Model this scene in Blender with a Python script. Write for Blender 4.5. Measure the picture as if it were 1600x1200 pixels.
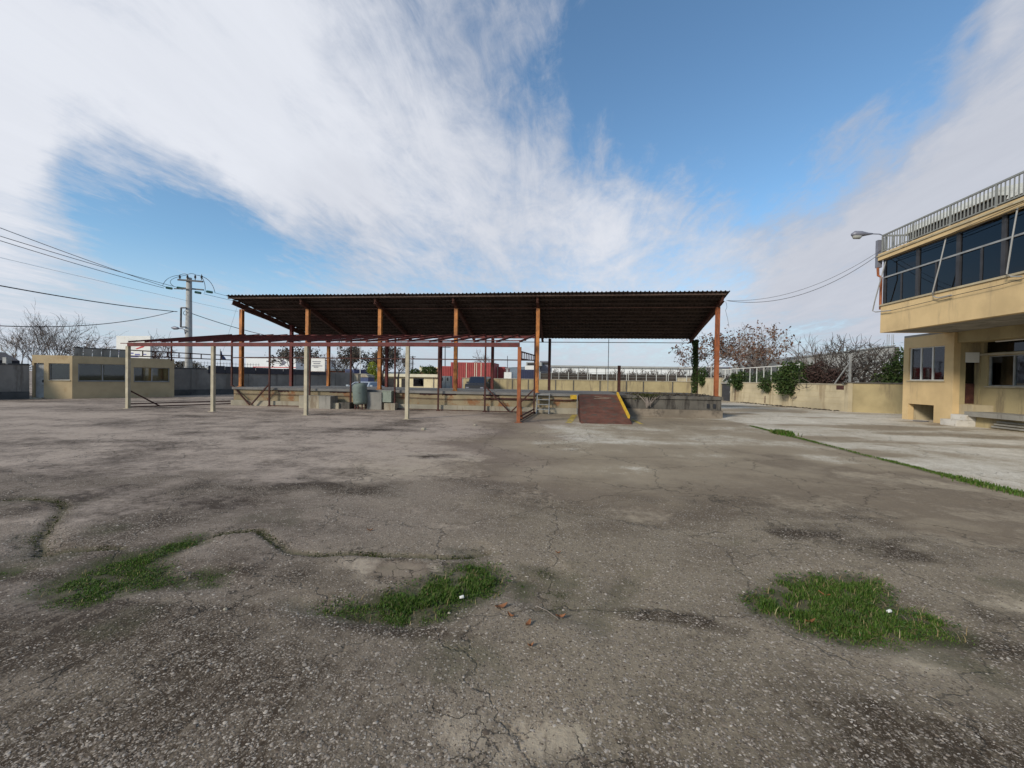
import bpy, math, random
import numpy as np
from mathutils import Vector, Matrix

random.seed(7); RNG = np.random.default_rng(11)
sc = bpy.context.scene
for o in list(bpy.data.objects): bpy.data.objects.remove(o)
COL = sc.collection

# ------------------------------------------------------------------ camera
FPX, EYE = 670.0, 1.65                     # focal length in pixels of a 1600 px wide picture, eye height in m
_up = np.array([0.0162*FPX, FPX, 9.377]); _up /= np.linalg.norm(_up)
_yd = np.array([85/FPX, 8/FPX, -1.0]); _yd -= _up*_yd.dot(_up); _yd /= np.linalg.norm(_yd)
_xd = np.cross(_yd, _up)
ROT = np.array([_xd, _yd, _up]); EYEP = np.array([0, 0, EYE])
cd = bpy.data.cameras.new('camera'); cam = bpy.data.objects.new('camera', cd); COL.objects.link(cam)
M4 = Matrix.Identity(4)
for i in range(3):
    for j in range(3): M4[i][j] = ROT[i][j]
M4.translation = Vector(EYEP); cam.matrix_world = M4
cd.sensor_width = 36; cd.lens = 36*FPX/1600; cd.clip_start = 0.05; cd.clip_end = 9000
sc.camera = cam
sc.render.resolution_x, sc.render.resolution_y = 1024, 768

def ray(u, v): return ROT @ np.array([(u-800)/FPX, -(v-600)/FPX, -1.0])
def G(u, v, z=0.0): d = ray(u, v); return EYEP + d*((z-EYE)/d[2])
def PY(u, v, y): d = ray(u, v); return EYEP + d*(y/d[1])
def PX(u, v, x): d = ray(u, v); return EYEP + d*(x/d[0])
def PP(u, v, a, b):                        # on the vertical plane through ground points a, b
    d = ray(u, v); a = np.array(a[:2], float); b = np.array(b[:2], float); n = np.array([-(b-a)[1], (b-a)[0]])
    return EYEP + d*(n.dot(a)/(n[0]*d[0]+n[1]*d[1]))

# ------------------------------------------------------------------ sky, sun, exposure
SUN_EL, SUN_DIR = 27.0, np.array([-0.64, -0.77])
w = bpy.data.worlds.new('World'); sc.world = w; w.use_nodes = True
nt = w.node_tree; nt.nodes.clear()
class NG:                                   # tiny node helper
    def __init__(s, t): s.t = t
    def n(s, typ, **kw):
        x = s.t.nodes.new(typ)
        for k, v in kw.items(): setattr(x, k, v)
        return x
    def put(s, sock, v):
        if isinstance(v, bpy.types.NodeSocket): s.t.links.new(v, sock)
        elif v is not None: sock.default_value = v
    def m(s, op, a, b=None, c=None, clamp=False):
        x = s.n('ShaderNodeMath', operation=op, use_clamp=clamp)
        for i, q in enumerate((a, b, c)): s.put(x.inputs[i], q)
        return x.outputs[0]
    def vm(s, op, a, b=None, sc=None):
        x = s.n('ShaderNodeVectorMath', operation=op); s.put(x.inputs[0], a)
        if b is not None: s.put(x.inputs[1], b)
        if sc is not None: s.put(x.inputs['Scale'], sc)
        return x.outputs['Value'] if op in ('DOT_PRODUCT', 'LENGTH') else x.outputs[0]
    def mr(s, v, a, b, c=0.0, d=1.0, t='SMOOTHSTEP'):
        x = s.n('ShaderNodeMapRange', interpolation_type=t, clamp=True)
        for i, q in enumerate((v, a, b, c, d)): s.put(x.inputs[i], q)
        return x.outputs[0]
    def mix(s, f, a, b, bt='MIX'):
        x = s.n('ShaderNodeMix', data_type='RGBA', blend_type=bt)
        s.put(x.inputs[0], f)
        for sock, q in ((x.inputs[6], a), (x.inputs[7], b)):
            s.put(sock, q if isinstance(q, bpy.types.NodeSocket) else (*q[:3], 1))
        return x.outputs[2]
    def noise(s, vec, scale, detail=4, rough=.55, dist=0.0, lac=2.0):
        x = s.n('ShaderNodeTexNoise'); s.put(x.inputs['Vector'], vec)
        x.inputs['Scale'].default_value = scale; x.inputs['Detail'].default_value = detail
        x.inputs['Roughness'].default_value = rough; x.inputs['Distortion'].default_value = dist
        x.inputs['Lacunarity'].default_value = lac
        return x.outputs[0]
    def voro(s, vec, scale, feature='F1', out=0, rnd=1.0):
        x = s.n('ShaderNodeTexVoronoi', feature=feature); s.put(x.inputs['Vector'], vec)
        x.inputs['Scale'].default_value = scale; x.inputs['Randomness'].default_value = rnd
        return x.outputs[out]
g = NG(nt)
sky = g.n('ShaderNodeTexSky', sky_type='NISHITA', sun_disc=False, sun_elevation=math.radians(SUN_EL),
          sun_rotation=math.atan2(SUN_DIR[0], SUN_DIR[1]), air_density=1.0, dust_density=0.6, ozone_density=2.0)
EXPO = 0.5; SKY_STR = 0.12/2**EXPO
D = g.n('ShaderNodeTexCoord').outputs['Generated']
sep = g.n('ShaderNodeSeparateXYZ'); g.put(sep.inputs[0], D)
dz = g.m('MAXIMUM', sep.outputs[2], 0.0)
inv = g.m('DIVIDE', 1.0, g.m('ADD', dz, 0.09))
P = g.vm('SCALE', D, sc=inv)                           # clouds lie on a layer overhead
mp = g.n('ShaderNodeMapping'); g.put(mp.inputs[0], P)
mp.inputs['Rotation'].default_value = (0, 0, math.radians(-22)); mp.inputs['Scale'].default_value = (1.0, 0.55, 1.0)
PS = mp.outputs[0]
n_big = g.noise(PS, 0.9, 5, .55, .6)
n_fine = g.noise(PS, 3.4, 9, .66, .7)
mp2 = g.n('ShaderNodeMapping'); g.put(mp2.inputs[0], P); mp2.inputs['Rotation'].default_value = (0, 0, math.radians(-24)); mp2.inputs['Scale'].default_value = (1.0, 0.24, 1.0)
n_str = g.noise(mp2.outputs[0], 5.5, 8, .68, .5)
n_wisp = g.noise(g.vm('ADD', PS, (7.3, 2.1, 0)), 8.0, 6, .65, 1.2)
def blob(u, v, rad_deg):                               # soft round region of the sky about a direction
    d = ray(u, v); d = d/np.linalg.norm(d)
    jit = g.vm('NORMALIZE', g.vm('ADD', D, g.vm('SCALE', g.vm('SUBTRACT', COLN, (.5, .5, .5)), sc=.26)))
    return g.mr(g.vm('DOT_PRODUCT', jit, tuple(d)), math.cos(math.radians(rad_deg)), 1.0)
_cn = g.n('ShaderNodeTexNoise'); g.put(_cn.inputs['Vector'], D); _cn.inputs['Scale'].default_value = 5.0
_cn.inputs['Detail'].default_value = 7; COLN = _cn.outputs['Color']
cov = g.m('ADD', g.m('MULTIPLY', g.m('SUBTRACT', n_big, .5), 0.70), 0.40)
cov = g.m('ADD', cov, g.m('MULTIPLY', g.m('SUBTRACT', n_fine, .5), 0.80))
cov = g.m('ADD', cov, g.m('MULTIPLY', g.m('SUBTRACT', n_wisp, .5), 0.32))
cov = g.m('ADD', cov, g.m('MULTIPLY', g.m('SUBTRACT', n_str, .5), 0.36))
for (u, v, r, k) in [(60, 60, 26, .50), (330, 60, 22, .36), (560, 180, 22, .27), (640, 330, 18, .24), (520, 330, 10, .20), (800, 260, 14, .16), (60, 230, 13, .42),
                     (880, 360, 14, .24), (1010, 385, 13, .26), (930, 270, 10, .12), (1120, 230, 12, .10), (1590, 290, 19, .52), (1360, 370, 15, .46), (1170, 430, 9, .30), (1580, 130, 7, .2), (20, 430, 9, .25),
                     (1500, 50, 6, .36), (1560, 30, 6, .24), (1400, 175, 6, .28), (1290, 240, 5, .20),
                     (225, 275, 9, -.50), (290, 335, 10, -.42), (180, 360, 10, -.34), (90, 370, 8, -.26), (400, 385, 9, -.30), (330, 420, 9, -.25), (520, 420, 8, -.12), (1060, 70, 17, -.40), (980, 130, 13, -.22),
                     (1220, 170, 15, -.42), (1110, 320, 7, -.22), (1330, 110, 13, -.45), (1440, 50, 11, -.30), (1180, 310, 7, -.22), (940, 50, 8, -.25), (1420, 110, 6, -.2)]:
    cov = g.m('ADD', cov, g.m('MULTIPLY', blob(u, v, r), k))
low = g.mr(sep.outputs[2], 0.30, 0.0)                  # the layer closes up towards the horizon
cov = g.m('ADD', cov, g.m('MULTIPLY', low, .22))
thin = g.mr(cov, .05, 1.15, 1.0, .25)
n_det = g.noise(g.vm('ADD', PS, (1.7, 5.3, 0)), 11.0, 9, .70, .9)
det = g.m('ADD', g.m('MULTIPLY', g.m('SUBTRACT', n_str, .5), 1.5), g.m('MULTIPLY', g.m('SUBTRACT', n_det, .5), 1.2))
alpha = g.mr(g.m('ADD', cov, g.m('MULTIPLY', det, thin)), .0, 1.22)
bright = g.m('ADD', g.mr(cov, .45, 1.25, .0, .55), g.m('MULTIPLY', g.m('SUBTRACT', n_str, .5), .4))
bright = g.m('ADD', bright, g.m('MULTIPLY', blob(150, 100, 38), .30))
bright = g.m('ADD', bright, g.m('MULTIPLY', blob(1000, 440, 16), .22))
bright = g.m('SUBTRACT', bright, g.m('MULTIPLY', blob(1500, 330, 26), .38))
bright = g.m('SUBTRACT', bright, g.m('MULTIPLY', blob(1000, 470, 10), .05))
bright = g.m('SUBTRACT', bright, g.m('MULTIPLY', blob(520, 350, 9), .20))
k = 1/SKY_STR/2**EXPO
ccol = g.mix(g.m('ADD', bright, .12, clamp=True), (.47*k, .50*k, .58*k), (.78*k, .81*k, .88*k))
blue = g.mix(1.0, sky.outputs[0], (1.12, 1.37, 1.43), 'MULTIPLY')
hz = g.mr(sep.outputs[2], .26, .0)
blue = g.mix(g.m('MULTIPLY', hz, .85), blue, (.54*k, .63*k, .76*k))
skycol = g.mix(alpha, blue, ccol)
bg = g.n('ShaderNodeBackground'); g.put(bg.inputs[0], skycol); bg.inputs[1].default_value = SKY_STR
out = g.n('ShaderNodeOutputWorld'); nt.links.new(bg.outputs[0], out.inputs[0])

sd = bpy.data.lights.new('sun', 'SUN'); sd.energy = 2.5; sd.angle = math.radians(11); sd.color = (1, .92, .80)
sun = bpy.data.objects.new('sun', sd); COL.objects.link(sun)
_e = math.radians(SUN_EL); _h = SUN_DIR/np.linalg.norm(SUN_DIR)
sun.rotation_euler = Vector((_h[0]*math.cos(_e), _h[1]*math.cos(_e), math.sin(_e))).to_track_quat('Z', 'Y').to_euler()
sc.view_settings.view_transform = 'Standard'; sc.view_settings.look = 'None'
sc.view_settings.exposure = EXPO; sc.view_settings.gamma = 1.0; sc.view_settings.use_curve_mapping = False
sc.render.engine = 'CYCLES'

# ------------------------------------------------------------------ materials
MATS = {}
def mat(name, col, rough=.8, var=.25, scale=3.0, col2=None, amt=.5, bump=.15, bscale=40, metal=0.0, streak=False, spec=.3):
    """painted / rusty / mineral surface: base colour, broad tonal noise, patches of a second colour, fine relief"""
    m = bpy.data.materials.new(name); m.use_nodes = True; t = m.node_tree; q = NG(t)
    b = t.nodes['Principled BSDF']
    pos = q.n('ShaderNodeNewGeometry').outputs['Position']
    n1 = q.noise(pos, scale, 6, .6)
    c = q.mix(1.0, col, q.mix(q.mr(n1, .3, .7), tuple([1-var]*3), tuple([1+var*.6]*3)), 'MULTIPLY')
    if col2:
        pv = pos
        if streak:
            mpp = q.n('ShaderNodeMapping'); q.put(mpp.inputs[0], pos); mpp.inputs['Scale'].default_value = (1, 1, .18); pv = mpp.outputs[0]
        n2 = q.noise(q.vm('ADD', pv, (3.1, 8.2, 1.7)), scale*1.7, 8, .68)
        c = q.mix(q.mr(n2, .66-.3*amt, .80-.3*amt), c, col2)
    q.put(b.inputs['Base Color'], c)
    b.inputs['Roughness'].default_value = rough; b.inputs['Metallic'].default_value = metal
    b.inputs['Specular IOR Level'].default_value = spec
    if bump:
        bp = q.n('ShaderNodeBump'); bp.inputs['Strength'].default_value = bump; bp.inputs['Distance'].default_value = .02
        q.put(bp.inputs['Height'], q.noise(pos, bscale, 5, .65)); t.links.new(bp.outputs[0], b.inputs['Normal'])
    MATS[name] = m; return m
def island(name, cols, rough=.7, trans=0.0):
    """one colour per loose piece (blades, leaves, stones)"""
    m = bpy.data.materials.new(name); m.use_nodes = True; t = m.node_tree; q = NG(t); b = t.nodes['Principled BSDF']
    r = q.n('ShaderNodeNewGeometry').outputs['Random Per Island']
    cr = q.n('ShaderNodeValToRGB'); q.put(cr.inputs[0], r); e = cr.color_ramp
    while len(e.elements) < len(cols): e.elements.new(.5)
    for i, c in enumerate(cols): e.elements[i].position = i/(len(cols)-1); e.elements[i].color = (*c, 1)
    q.put(b.inputs['Base Color'], cr.outputs[0]); b.inputs['Roughness'].default_value = rough; b.inputs['Specular IOR Level'].default_value = .2
    if trans:
        tr = q.n('ShaderNodeBsdfTranslucent'); q.put(tr.inputs[0], cr.outputs[0]); mx = q.n('ShaderNodeMixShader'); mx.inputs[0].default_value = trans
        t.links.new(b.outputs[0], mx.inputs[1]); t.links.new(tr.outputs[0], mx.inputs[2]); t.links.new(mx.outputs[0], t.nodes['Material Output'].inputs[0])
    return m
def glass(name, tint, refl=.12, rough=.03):
    m = bpy.data.materials.new(name); m.use_nodes = True; t = m.node_tree; q = NG(t); t.nodes.remove(t.nodes['Principled BSDF'])
    tr = q.n('ShaderNodeBsdfTransparent'); tr.inputs[0].default_value = (*tint, 1)
    gl = q.n('ShaderNodeBsdfGlossy'); gl.inputs['Roughness'].default_value = rough; gl.inputs[0].default_value = (.82, .82, .88, 1)
    fr = q.n('ShaderNodeFresnel'); fr.inputs[0].default_value = 1.5
    mx = q.n('ShaderNodeMixShader'); q.put(mx.inputs[0], q.m('ADD', fr.outputs[0], refl-.04, clamp=True))
    t.links.new(tr.outputs[0], mx.inputs[1]); t.links.new(gl.outputs[0], mx.inputs[2]); t.links.new(mx.outputs[0], t.nodes['Material Output'].inputs[0])
    return m

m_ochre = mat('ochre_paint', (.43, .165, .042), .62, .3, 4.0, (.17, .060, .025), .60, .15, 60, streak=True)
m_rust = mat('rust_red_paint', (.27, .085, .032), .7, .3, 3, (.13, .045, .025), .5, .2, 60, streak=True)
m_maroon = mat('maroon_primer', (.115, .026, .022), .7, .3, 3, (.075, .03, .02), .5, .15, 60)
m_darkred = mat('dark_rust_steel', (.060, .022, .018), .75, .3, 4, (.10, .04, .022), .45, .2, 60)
m_beige_post = mat('beige_post_paint', (.40, .35, .25), .7, .2, 3, (.22, .16, .10), .35, .15, 60, streak=True)
m_sheet = mat('brown_roof_sheet', (.075, .052, .042), .75, .35, 1.6, (.035, .025, .022), .5, .1, 30)
m_sheet2 = mat('faded_roof_sheet', (.095, .070, .058), .75, .35, 1.6, (.05, .036, .03), .55, .1, 30)
m_purlin = mat('dark_brown_purlin', (.075, .048, .036), .8, .3, 2, (.05, .028, .02), .5, .1, 40)
m_rafter = mat('red_brown_rafter', (.095, .038, .027), .75, .3, 2, (.06, .028, .02), .5, .1, 40)
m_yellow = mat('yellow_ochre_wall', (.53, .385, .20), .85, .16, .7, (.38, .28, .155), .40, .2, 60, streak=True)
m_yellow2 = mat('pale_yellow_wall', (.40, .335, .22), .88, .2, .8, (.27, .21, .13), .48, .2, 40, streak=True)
m_yellow3 = mat('stained_and_shaded_yellow', (.34, .275, .15), .9, .18, .9, (.22, .175, .105), .5, .2, 40, streak=True)  # stained yellow; on the building's recess its darker tone is painted shade
m_hut = mat('hut_tan_plaster', (.44, .335, .195), .9, .14, .9, (.38, .27, .145), .4, .15, 60)
m_grwall = mat('grey_block_wall', (.225, .20, .172), .92, .25, .9, (.145, .125, .105), .5, .25, 14, streak=True)
m_plinth = mat('dark_plinth', (.085, .080, .075), .92, .25, 1.2, (.05, .05, .05), .5, .2, 20)
m_conc = mat('grey_concrete', (.25, .235, .205), .92, .2, 1.1, (.15, .135, .115), .48, .25, 30, streak=True)
m_conc_dk = mat('dark_grimy_concrete', (.105, .095, .080), .92, .3, 1.3, (.04, .035, .03), .55, .3, 30, streak=True)
m_conc_lt = mat('pale_concrete', (.34, .30, .225), .92, .22, 1.0, (.22, .17, .115), .5, .2, 30, streak=True)
m_dockmid = mat('beige_dock_face', (.29, .23, .14), .92, .25, 1.0, (.25, .12, .055), .52, .2, 30)
m_docktop = mat('dock_floor', (.19, .18, .165), .9, .2, .6, (.16, .15, .14), .5, .15, 20)
m_kerbdk = mat('brown_grey_kerb', (.20, .165, .125), .92, .25, 1.1, (.11, .09, .07), .5, .25, 30)
m_grey = mat('galvanised_grey', (.30, .30, .29), .5, .2, 3, (.22, .20, .17), .35, .05, 60, metal=.3)
m_lamp = mat('lamp_grey_metal', (.20, .20, .23), .5, .1, 3, None, .5, 0, metal=.3)
m_rail = mat('grey_rail_paint', (.21, .215, .20), .55, .12, 3, (.16, .15, .13), .3, 0)
m_white = mat('white_paint', (.62, .61, .57), .7, .08, 1.5, (.55, .53, .48), .25, .05, 40)
m_offwhite = mat('offwhite_wall', (.60, .56, .42), .85, .12, .6, (.42, .38, .27), .4, .1, 20)
m_cream = mat('cream_facade', (.62, .55, .36), .85, .12, .6, (.42, .37, .26), .35, .1, 20)
m_step = mat('worn_white_step', (.50, .47, .42), .8, .15, 3, (.32, .28, .22), .45, .15, 40)
m_black = mat('black_plastic', (.018, .019, .022), .45, .2, 4, None, .5, 0, spec=.5)
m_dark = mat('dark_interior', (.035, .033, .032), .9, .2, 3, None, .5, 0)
m_blackwire = mat('black_cable', (.018, .018, .020), .6, 0, 1, None, 0, 0)
m_wire = mat('grey_wire', (.12, .12, .13), .6, 0, 1, None, 0, 0)
m_fpost = mat('weathered_white_post', (.50, .50, .46), .7, .15, 3, (.30, .28, .24), .4, 0)
m_whitecable = mat('pale_conduit', (.27, .265, .25), .6, .1, 2, None, 0, 0)
m_polec = mat('grey_pole_concrete', (.36, .35, .325), .9, .12, 1.5, (.26, .25, .23), .35, .15, 30)
m_insul = mat('green_glass_insulator', (.06, .15, .12), .25, .1, 5, None, 0, 0, spec=.6)
m_steel = mat('dark_steel', (.05, .05, .055), .55, .2, 4, None, 0, 0, metal=.3)
m_plate = mat('rust_brown_plate', (.135, .055, .036), .8, .35, 2.2, (.085, .062, .046), .60, .25, 60)
m_ylpaint = mat('yellow_paint', (.62, .38, .030), .75, .2, 4, (.34, .22, .06), .36, .1, 60)
m_ylworn = mat('worn_yellow_marking', (.50, .36, .07), .85, .2, 5, (.20, .17, .11), .62, .15, 60)
m_tank = mat('grey_green_tank', (.17, .205, .175), .6, .15, 2.2, (.11, .12, .10), .4, .1, 40)
m_box = mat('grey_green_cabinet', (.26, .29, .23), .6, .15, 2.2, (.18, .17, .13), .4, .05, 40)
m_cabinet = mat('grey_cabinet', (.22, .235, .24), .6, .12, 2, (.15, .15, .15), .35, .05, 40)
m_redshed = mat('red_cladding', (.30, .055, .050), .65, .12, 1, (.22, .05, .045), .4, .05, 10)
m_bluebox = mat('dark_blue_cladding', (.030, .036, .075), .6, .2, 1.5, None, 0, 0)
m_blue = mat('blue_paint', (.050, .070, .150), .55, .25, 2, (.035, .035, .06), .45, 0)
m_carwhite = mat('pale_blue_car_paint', (.36, .40, .44), .25, .05, 2, None, 0, 0, spec=.6)
m_brick = mat('terracotta', (.30, .12, .07), .9, .25, 2, (.2, .09, .06), .5, .1, 20)
m_greyshed = mat('pale_grey_cladding', (.30, .30, .285), .75, .15, .3, (.22, .21, .19), .4, .05, 5)
m_shedroof = mat('dark_roof_sheet', (.055, .05, .055), .85, .25, 1, None, 0, .1, 10)
m_whitewall = mat('far_white_facade', (.66, .67, .66), .8, .06, .2, None, 0, 0)
m_brownband = mat('dark_brown_screen', (.050, .040, .032), .95, .4, 1.0, (.025, .022, .018), .5, .3, 6)
m_bark = mat('grey_brown_bark', (.115, .092, .078), .95, .25, 3, None, 0, .2, 40)
m_barkdk = mat('dark_bark', (.070, .058, .050), .95, .25, 3, None, 0, .2, 40)
m_barkpale = mat('pale_bark', (.24, .20, .17), .95, .25, 3, None, 0, .2, 40)
m_hill = mat('hazy_hill_scrub', (.155, .175, .185), 1, .25, .004, (.115, .135, .13), .5, 0)  # bluish grey: haze of distance put into the scrub colour
m_soil = mat('damp_soil', (.06, .05, .038), .95, .3, 8, None, 0, .3, 80)
m_signgreen = mat('sign_green', (.05, .28, .14), .7, .05, 1, None, 0, 0)
m_signred = mat('sign_red', (.45, .05, .05), .7, .05, 1, None, 0, 0)
m_signblue = mat('sign_blue_print', (.13, .13, .30), .8, .05, 1, None, 0, 0)
m_signgrey = mat('sign_grey_print', (.16, .16, .19), .8, .05, 1, None, 0, 0)
m_flagblue = mat('flag_blue', (.03, .05, .12), .85, .1, 2, None, 0, 0)
m_curtain = mat('beige_blind', (.30, .30, .27), .9, .08, 3, None, 0, 0)
g_dark = glass('dark_window_glass', (.08, .09, .12), .05)
g_clear = glass('clear_window_glass', (.62, .68, .66), .07)
g_car = glass('car_glass', (.06, .07, .08), .12)
i_grass = island('grass_blades', [(.032, .066, .010), (.055, .118, .014), (.080, .155, .020), (.112, .172, .030), (.17, .15, .065)], .6, .35)
i_weed = island('broad_weed_leaves', [(.040, .085, .018), (.070, .125, .030), (.10, .14, .035), (.13, .085, .04)], .7, .3)
i_straw = island('straw', [(.30, .24, .12), (.22, .15, .07), (.36, .30, .17)], .8, .2)
i_moss = island('dry_olive_weeds', [(.050, .060, .018), (.085, .085, .028), (.045, .070, .014)], .8, .25)
i_stone = island('gravel_stones', [(.080, .060, .043), (.13, .10, .074), (.20, .162, .125), (.30, .25, .20), (.44, .385, .32)], .9)
i_brown = island('brown_leaves', [(.10, .045, .028), (.17, .075, .045), (.075, .04, .03), (.21, .12, .07)], .8, .25)
i_grey = island('grey_brown_leaves', [(.055, .05, .042), (.11, .09, .07), (.07, .065, .05)], .8, .2)
i_green = island('green_leaves', [(.020, .038, .012), (.042, .075, .020), (.075, .115, .030), (.030, .055, .016), (.085, .095, .035)], .65, .3)
i_lime = island('yellow_green_leaves', [(.20, .25, .03), (.30, .32, .05), (.14, .20, .03)], .65, .3)
i_dead = island('dead_ivy_leaves', [(.045, .028, .024), (.080, .048, .040), (.035, .024, .020)], .9, .15)
i_dry = island('dry_fallen_leaf', [(.26, .11, .045), (.22, .10, .05)], .7, .1)

# ------------------------------------------------------------------ mesh helpers
OFF = {}
class MB:
    def __init__(s): s.v = []; s.f = []
    def add(s, vs, fs):
        b = len(s.v); s.v += [tuple(map(float, p)) for p in vs]; s.f += [tuple(b+i for i in f) for f in fs]; return s
    def box(s, x0, x1, y0, y1, z0, z1):
        return s.add([(x0,y0,z0),(x1,y0,z0),(x1,y1,z0),(x0,y1,z0),(x0,y0,z1),(x1,y0,z1),(x1,y1,z1),(x0,y1,z1)],
                     [(0,3,2,1),(4,5,6,7),(0,1,5,4),(1,2,6,5),(2,3,7,6),(3,0,4,7)])
    def fbox(s, fr, s0, s1, t0, t1, z0, z1):      # box in a wall frame (origin, along, across)
        o, a, c = fr; P_ = lambda q, r, z: (o[0]+a[0]*q+c[0]*r, o[1]+a[1]*q+c[1]*r, z)
        return s.add([P_(s0,t0,z0),P_(s1,t0,z0),P_(s1,t1,z0),P_(s0,t1,z0),P_(s0,t0,z1),P_(s1,t0,z1),P_(s1,t1,z1),P_(s0,t1,z1)],
                     [(0,3,2,1),(4,5,6,7),(0,1,5,4),(1,2,6,5),(2,3,7,6),(3,0,4,7)])
    def bar(s, p, q, w_, h_, up=(0, 0, 1)):
        p = np.array(p, float); q = np.array(q, float); d = q-p; d /= np.linalg.norm(d); u = np.array(up, float)
        if abs(u.dot(d)) > .97: u = np.array((0, 1., 0))
        a = np.cross(d, u); a /= np.linalg.norm(a); u = np.cross(a, d); a = a*w_/2; u = u*h_/2
        return s.add([p-a-u,p+a-u,p+a+u,p-a+u,q-a-u,q+a-u,q+a+u,q-a+u],
                     [(0,1,2,3),(7,6,5,4),(0,4,5,1),(1,5,6,2),(2,6,7,3),(3,7,4,0)])
    def ibeam(s, p, q, w_, h_, tk=.014, up=(0, 0, 1)):   # H section: two flanges and a web
        p = np.array(p, float); q = np.array(q, float); d = q-p; d /= np.linalg.norm(d); u = np.array(up, float)
        if abs(u.dot(d)) > .97: u = np.array((0, 1., 0))
        a = np.cross(d, u); a /= np.linalg.norm(a); u = np.cross(a, d)
        s.bar(p+u*(h_/2-tk/2), q+u*(h_/2-tk/2), w_, tk, u); s.bar(p-u*(h_/2-tk/2), q-u*(h_/2-tk/2), w_, tk, u)
        return s.bar(p, q, tk, h_-2*tk-.001, u)
    def tube(s, pts, rad, n=6, cap=True):
        pts = [np.array(p, float) for p in pts]; N = len(pts)
        if not hasattr(rad, '__len__'): rad = [rad]*N
        ref = np.array((.31, .17, .94)); vs = []; fs = []
        for i, p in enumerate(pts):
            d = pts[min(i+1, N-1)]-pts[max(i-1, 0)]; d /= (np.linalg.norm(d)+1e-9)
            r = ref if abs(ref.dot(d)) < .95 else np.array((1., 0, 0))
            a = np.cross(d, r); a /= np.linalg.norm(a); b = np.cross(d, a)
            for k_ in range(n):
                t = 2*math.pi*k_/n; vs.append(p+(a*math.cos(t)+b*math.sin(t))*rad[i])
        for i in range(N-1):
            for k_ in range(n):
                j = (k_+1) % n; fs.append((i*n+k_, i*n+j, (i+1)*n+j, (i+1)*n+k_))
        if cap: fs += [tuple(range(n-1, -1, -1)), tuple((N-1)*n+k_ for k_ in range(n))]
        return s.add(vs, fs)
    def lathe(s, base, prof, n=16, ax=(0, 0, 1)):
        ax = np.array(ax, float); ax /= np.linalg.norm(ax); base = np.array(base, float)
        return s.tube([base+ax*z for r, z in prof], [r for r, z in prof], n)
    def prism(s, poly, y0, y1, axis='y'):            # polygon (a,b) extruded along an axis
        n = len(poly); mk = {'y': lambda a, b, c: (a, c, b), 'x': lambda a, b, c: (c, a, b), 'z': lambda a, b, c: (a, b, c)}[axis]
        vs = [mk(a, b, y0) for a, b in poly]+[mk(a, b, y1) for a, b in poly]
        return s.add(vs, [tuple(range(n)), tuple(range(2*n-1, n-1, -1))]+[(i, i+n, (i+1) % n+n, (i+1) % n) for i in range(n)])
    def wall(s, fr, L, t, z0, z1, ops=()):           # wall with openings (s0, s1, za, zb)
        cuts = sorted({0, L, *[o[0] for o in ops], *[o[1] for o in ops]})
        for a, b in zip(cuts, cuts[1:]):
            if b-a < 1e-6: continue
            z = z0
            for o in sorted([o for o in ops if o[0] <= a+1e-6 and o[1] >= b-1e-6], key=lambda o: o[2]):
                if o[2] > z+1e-6: s.fbox(fr, a, b, 0, t, z, o[2])
                z = o[3]
            if z1 > z+1e-6: s.fbox(fr, a, b, 0, t, z, z1)
        return s
def frame(p, q, inward):                              # wall frame from p to q, thickness towards `inward`
    p = np.array(p[:2], float); q = np.array(q[:2], float); a = (q-p)/np.linalg.norm(q-p); c = np.array((-a[1], a[0]))
    if c.dot(np.array(inward[:2], float)) < 0: c = -c
    return (p, a, c), float(np.linalg.norm(q-p))
def link(name, mb, m, loc=(0, 0, 0), smooth=False):
    me = bpy.data.meshes.new(name); l = np.array(loc, float)
    me.from_pydata([tuple(np.array(p)-l) for p in mb.v], [], mb.f); me.materials.append(m); me.validate()
    if smooth: me.polygons.foreach_set('use_smooth', [True]*len(me.polygons))
    import bmesh
    if len(mb.f) < 60000:
        bm = bmesh.new(); bm.from_mesh(me); bmesh.ops.recalc_face_normals(bm, faces=bm.faces); bm.to_mesh(me); bm.free()
    o = bpy.data.objects.new(name, me); COL.objects.link(o); return o
def tag(o, label=None, cat=None, group=None, kind=None):
    if label: o['label'] = label
    if cat: o['category'] = cat
    if group: o['group'] = group
    if kind: o['kind'] = kind
    return o
def root(name, loc, label, cat, group=None):
    o = bpy.data.objects.new(name, None); COL.objects.link(o); o.location = tuple(map(float, loc)); o.empty_display_size = .2
    OFF[o] = tuple(map(float, loc)); return tag(o, label, cat, group)
def part(name, mb, m, parent, smooth=False, label=None, kind=None):
    o = link(name, mb, m, OFF[parent], smooth); o.parent = parent; OFF[o] = OFF[parent]; return tag(o, label, kind=kind)
def solo(name, mb, m, loc, label, cat, group=None, smooth=False, kind=None):
    o = link(name, mb, m, loc, smooth); o.location = tuple(map(float, loc)); OFF[o] = tuple(map(float, loc)); return tag(o, label, cat, group, kind)
def struct(name, mb, m, smooth=False): return tag(link(name, mb, m, (0, 0, 0), smooth), kind='structure')
def dup(o, d, parent=None, **kw):                     # copy of a thing or part with its children, moved by d
    c = o.copy(); COL.objects.link(c)
    if parent is None: c.location = Vector(o.location)+Vector(d)
    else: c.parent = parent
    for ch in list(o.children): dup(ch, d, c)
    for k_, v_ in kw.items(): c[k_] = v_
    OFF[c] = tuple(np.array(OFF[o])+np.array(d)); return c

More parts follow.
